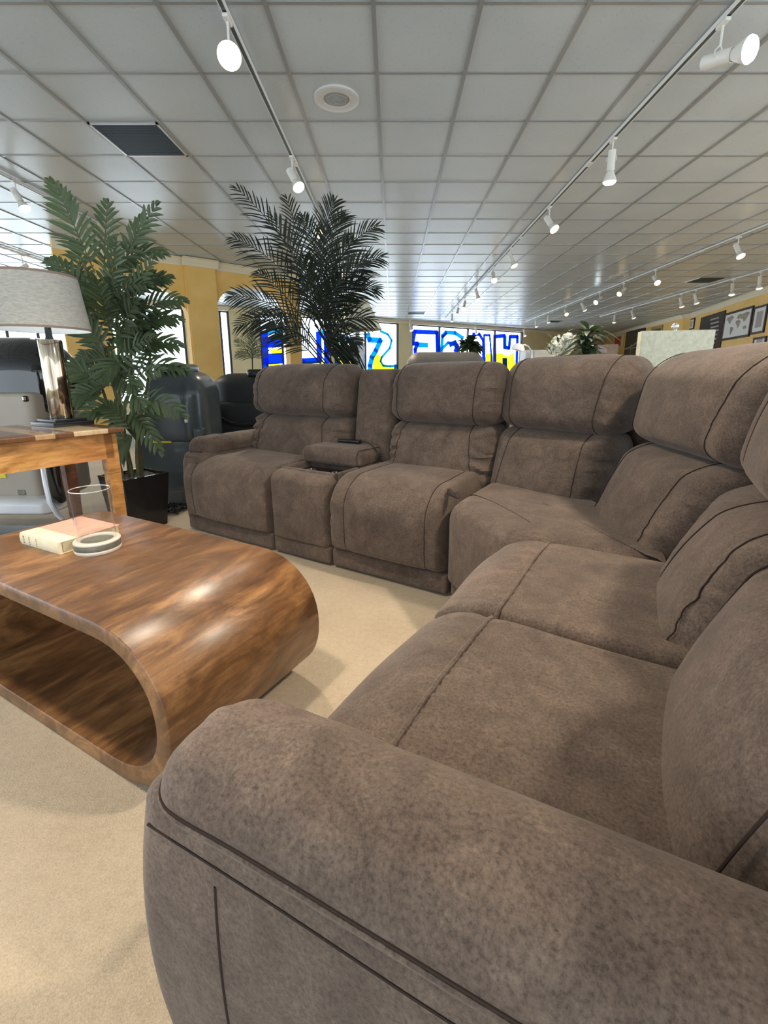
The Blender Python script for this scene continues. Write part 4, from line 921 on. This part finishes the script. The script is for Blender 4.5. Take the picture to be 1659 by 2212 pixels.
t,z0=bushy('potted_plant','dracaena with long arching green leaves behind the corner seat',"plant",1264,775,4.2,0,70,.27,.06,'leafmid',.27,1,.9,6,'black',.08,tall=.30);under(t,z0,t.location.x,t.location.y,'white table hidden beneath the dracaena','white',.5,.3)
# hydrangeas
Yh=4.9;hc=aty(1212,778,Yh);hz=hc.z-.12
hv=thing('flower_vase','white hydrangea bouquet in a dark vase beside the dracaena','flowers',(hc.x,hc.y,hz))
m=MB();m.lathe([(.035,0),(.05,.02),(.045,.13),(.05,.16),(.04,.16),(.001,.1)],20);m.build('vase','slate',hv)
rn=random.Random(9)
for i,(fx,fy,fr_) in enumerate([(1200,752,.07),(1222,750,.07),(1233,738,.06),(1205,738,.055),(1216,742,.06),(1226,730,.045)]):
    p=aty(fx,fy,Yh+rn.uniform(-.05,.05))-Vector(hv.location);m=MB()
    for k in range(150):
        d=Vector((rn.gauss(0,1),rn.gauss(0,1),rn.gauss(0,1))).normalized();c_=p+d*fr_;s1=d.orthogonal().normalized()*.015;s2_=d.cross(s1).normalized()*.015;c_=c_*1.0+d*rn.uniform(-.012,.008)
        m.add([c_+s1+s2_,c_-s1+s2_,c_-s1-s2_,c_+s1-s2_,c_+d*.007],[(0,1,4),(1,2,4),(2,3,4),(3,0,4)])
    m.lathe([(fr_*.1,-fr_*.6),(fr_*.6,-fr_*.4),(fr_*.72,0),(fr_*.6,fr_*.4),(fr_*.1,fr_*.6)],14,T=Matrix.Translation(p));m.tube([(0,0,.1),p*.9],.004,5)
    m.build('flower_head','flower',hv,False)
m=MB()
for k in range(26):
    a=k*2.4;p=Vector((.09*math.cos(a),.09*math.sin(a),.17+.17*rn.random()));d=Vector((math.cos(a),math.sin(a),.7)).normalized();s1=d.orthogonal().normalized()*.018
    m.add([p,p+d*.05+s1,p+d*.11,p+d*.05-s1],[(0,1,2,3)])
m.build('leaves','leafmid',hv)
standtable('desk','white desk behind the sofa carrying flowers','desk',hc.x-.05,hc.y+.1,hz,.9,.5,'white')
# whitewashed furniture back and brown board
def board(name,lab,cat,x0,x1,y0,Y,mt,dep=.04):
    a=aty(x0,y0,Y);b=aty(x1,y0,Y);m=MB();m.rbox(((0),0,a.z/2),(abs(b.x-a.x),dep,a.z),.006,0,None,.3);o=m.build(name,mt,None,loc=((a.x+b.x)/2,Y,0));return tag(o,lab,cat)
board('headboard','whitewashed plank headboard behind the gooseneck lamp','headboard',1153,1200,756,6.2,'pinecone',.06)
board('bookcase','small brown wooden bookcase right of the dracaena','bookcase',1301,1325,745,6.4,'brownwood',.3)
board('bookcase','white bookcase edge standing at the painted window end','bookcase',1130,1152,757,6.6,'white',.3)
# gooseneck lamp
gl=aty(1146,780,5.2);g_=thing('floor_lamp','chrome gooseneck lamp with small dome shade by the painted letter H','lamp',(gl.x,gl.y,0));gi=Matrix.Translation(-g_.location)
m=MB();m.lathe([(.14,0),(.14,.02),(.02,.03),(.001,.03)],28);m.build('base','silver',g_)
m=MB();m.tube([(0,0,.03)]+[gi@aty(x,y,5.2) for x,y in ((1147,785),(1149,770),(1147,757),(1141,748),(1134,745),(1128,746))],.008,8);m.build('pole','silver',g_)
c=gi@aty(1119,755,5.2);m=MB();m.lathe([(.075,-.01),(.07,.02),(.05,.05),(.02,.065),(.001,.068)],28,cap=False,T=Matrix.Translation(c)@Matrix.Rotation(.25,4,'Y'));m.build('lamp_shade','whitegloss',g_)
# rectangular linen shade lamp
Yr=3.9;x0=aty(1388,735,Yr).x;x1=aty(1526,735,Yr).x;zb_=aty(1455,776,Yr).z;zt_=aty(1455,715,Yr).z;xc=(x0+x1)/2
M['greenlinen']=noisy('pale_green_linen_shade',(.60,.58,.43),(.78,.76,.60),40,.85,.2,120,.002)
standtable('end_table','dark end table hidden behind the corner backs, under the rectangular shade','end table',xc,Yr,round(zb_-.45,3))
rl=thing('table_lamp','lamp with wide rectangular pale linen shade and glass ball finial','lamp',(xc,Yr,zb_-.45),math.radians(-14));h=(x1-x0)/2*1.0;zz=.45
m=MB();
for sg in (-1,1):
    m.box(-h,h,sg*.06-.003,sg*.06+.003,zz-.06,zz+(zt_-zb_));m.box(sg*h-.003,sg*h+.003,-.06,.06,zz-.06,zz+(zt_-zb_))
m.build('lamp_shade','greenlinen',rl,False)
m=MB();m.lathe([(.08,0),(.08,.02),(.03,.04),(.05,.15),(.03,.3),(.01,.34),(.008,zz+.27),(.001,zz+.27)],24);m.tube([(-h,0,zz+(zt_-zb_)-.01),(h,0,zz+(zt_-zb_)-.01)],.003,6);m.build('stem','silver',rl)
f_=aty(1459,705,Yr);m=MB();R=.028;m.lathe([(R*math.sin(a)+.0005,-R*math.cos(a)) for a in [PI*k/14 for k in range(15)]],24,T=Matrix.Translation((f_.x-xc,0,f_.z-(zb_-.45))));m.tube([(f_.x-xc,0,zz+(zt_-zb_)-.01),(f_.x-xc,0,f_.z-(zb_-.45)-R)],.003,6);m.build('finial','chrome2',rl) if 0 else None
M['chrome2']=mat('crystal_ball',(.85,.87,.9),.05,metal=.9);m.build('finial','chrome2',rl)
# ---- pictures on the right wall
def wallpic(name,lab,cat,run,x0,x1,y0,y1,frame,fmat,parts):
    T=(T1,T3)[run];nrm=-(T.to_3x3()@Vector((0,1,0)));A=T.to_translation();ex=T.to_3x3()@Vector((1,0,0));xm=(x0+x1)/2
    def sz(x,y): p=onplane(x,y,A,nrm);return (p-A).dot(ex),p.z
    s0=sz(x0,(y0+y1)/2)[0];s1=sz(x1,(y0+y1)/2)[0];zt=sz(xm,y0)[1];zb=sz(xm,y1)[1]
    if s1<s0: s0,s1=s1,s0
    c=A+ex*((s0+s1)/2);t=thing(name,lab,cat,(c.x,c.y,(zt+zb)/2),math.atan2(ex.y,ex.x));hw=(s1-s0)/2;hh=(zt-zb)/2
    if frame:
        m=MB();fw=frame
        m.box(-hw,hw,-.035,0,hh-fw,hh,b=.004);m.box(-hw,hw,-.035,0,-hh,-hh+fw,b=.004);m.box(-hw,-hw+fw,-.035,0,-hh,hh,b=.004);m.box(hw-fw,hw,-.035,0,-hh,hh,b=.004);m.build('frame',fmat,t)
    parts(t,hw,hh,frame);return t
def flat(m,pts,hw,hh,y,mi=0): m.prism([(x*hw,z*hh) for x,z in pts],1,y-.002,y,mi)
def p_plain(mt,border=None):
    def f(t,hw,hh,fr_):
        m=MB();m.box(-hw+fr_,hw-fr_,-.02,-.004,-hh+fr_,hh-fr_);m.build('print',mt,t,False)
        if border: m=MB();m.box(-hw*border,hw*border,-.024,-.021,-hh*border,hh*border);m.build('motif',f.mt2,t,False)
    return f
def p_map(t,hw,hh,fr_):
    m=MB();m.box(-hw+fr_,hw-fr_,-.02,-.004,-hh+fr_,hh-fr_);m.build('print','paper',t,False);m=MB()
    def cont(cx,cz,pts):
        flat(m,[(cx+a,cz+b) for a,b in pts],hw,hh,-.021)
    cont(-.5,.35,[(-.28,.28),(.1,.38),(.25,.2),(.1,.05),(.02,-.1),(.05,-.2),(-.08,-.15),(-.18,.05),(-.3,.1)])
    cont(-.32,-.3,[(-.1,.2),(.1,.15),(.13,.0),(.02,-.25),(-.03,-.42),(-.1,-.1)])
    cont(.08,.0,[(-.15,.25),(.05,.3),(.2,.15),(.14,-.05),(.05,-.3),(-.02,-.1),(-.14,.08)])
    cont(.12,.5,[(-.15,-.1),(-.1,.12),(.1,.2),(.2,-.05),(.0,-.15)]);cont(.5,.4,[(-.25,.2),(.1,.3),(.32,.2),(.2,-.05),(.1,-.25),(-.02,-.35),(-.1,-.1),(-.25,-.1)])
    cont(.6,-.35,[(-.13,.1),(.1,.15),(.14,-.05),(-.05,-.1)]);m.build('continents','landbrown',t,False)
def p_bridge(t,hw,hh,fr_):
    m=MB();m.box(-hw,hw,-.03,-.002,-hh,hh);m.build('print','blackphoto',t,False);m=MB()
    pts=[(-1+2*i/16,-.35+.75*(((i/16))**2)) for i in range(17)]
    for i in range(16): (x0,z0),(x1,z1)=pts[i],pts[i+1];flat(m,[(x0,z0-.04),(x1,z1-.04),(x1,z1+.04),(x0,z0+.04)],hw,hh,-.031)
    flat(m,[(-1,-.42),(1,-.30),(1,-.36),(-1,-.47)],hw,hh,-.031);flat(m,[(-.3,-.9),(-.24,-.9),(-.24,-.1),(-.3,-.1)],hw,hh,-.031);m.build('bridge_image','photolight',t,False)
def p_building(t,hw,hh,fr_):
    m=MB();m.box(-hw,hw,-.03,-.002,-hh,hh);m.build('print','blackphoto',t,False);m=MB()
    for k in range(7): a=.25+.05*k;flat(m,[(.3-.38+.05*k,.75-.22*k),(.3+.4-.04*abs(k-3),.75-.22*k),(.3+.42-.04*abs(k-3),.66-.22*k),(.3-.40+.05*k,.66-.22*k)],hw,hh,-.031)
    m.build('building_image','photolight',t,False)
def p_mount(t,hw,hh,fr_):
    m=MB();m.box(-hw+fr_,hw-fr_,-.02,-.004,-hh+fr_,hh-fr_);m.build('print','paper',t,False)
    m=MB();m.box(-hw*.45,hw*.45,-.024,-.021,-hh*.55,hh*.6);m.build('motif','photolight',t,False)
f=p_plain('goldframe',.62);f.mt2='red';wallpic('picture','red abstract print in a pale gold frame','picture',0,1326,1345,722,753,.12,'crown',f)
wallpic('picture','dark bridge photo canvas with a dark curved cable','picture',0,1352,1392,712,768,0,None,p_bridge)
f=p_plain('brownwood',None);wallpic('picture','gold framed small print above the rectangular lampshade','picture',0,1408,1432,705,722,.1,'goldframe',f)
wallpic('picture','small white print in thin brown frame right of the glass ball','picture',1,1487,1501,689,712,.04,'darkframe',p_mount)
wallpic('picture','large dark city building photo canvas left of the map','picture',1,1512,1562,680,757,0,None,p_building)
wallpic('picture','framed antique world map with dark wood frame','picture',1,1565,1624,670,731,.06,'darkframe',p_map)
wallpic('picture','tall dark framed print at the right image edge','picture',1,1628,1656,661,720,.05,'darkframe',p_mount)
wallpic('picture','small dark framed print beneath the tall frame','picture',1,1629,1656,728,750,.05,'darkframe',p_mount)
f=p_plain('pane2');M['pane2']=mat('mirror_glass',(.75,.85,.85),.05,metal=1);wallpic('mirror','low wide mirror beneath the world map','mirror',1,1553,1621,751,768,.03,'silver',f)
# ================================================================ LIGHT
wd=bpy.data.worlds.new('world');bpy.context.scene.world=wd;wd.use_nodes=True;bg=wd.node_tree.nodes['Background'];bg.inputs[0].default_value=(.80,.91,1,1)
wn_=wd.node_tree.nodes;tc_=wn_.new('ShaderNodeTexCoord');sx_=wn_.new('ShaderNodeSeparateXYZ');mr_=wn_.new('ShaderNodeMapRange')
wd.node_tree.links.new(tc_.outputs['Generated'],sx_.inputs[0]);wd.node_tree.links.new(sx_.outputs[1],mr_.inputs[0])
for i_,v_ in ((1,-.2),(2,.6),(3,2.1),(4,5.2)): mr_.inputs[i_].default_value=v_
wd.node_tree.links.new(mr_.outputs[0],bg.inputs[1])
sc_=bpy.context.scene;vs_=sc_.view_settings;vs_.view_transform='Standard';vs_.look='None';vs_.exposure=.4;vs_.gamma=1;vs_.use_curve_mapping=False
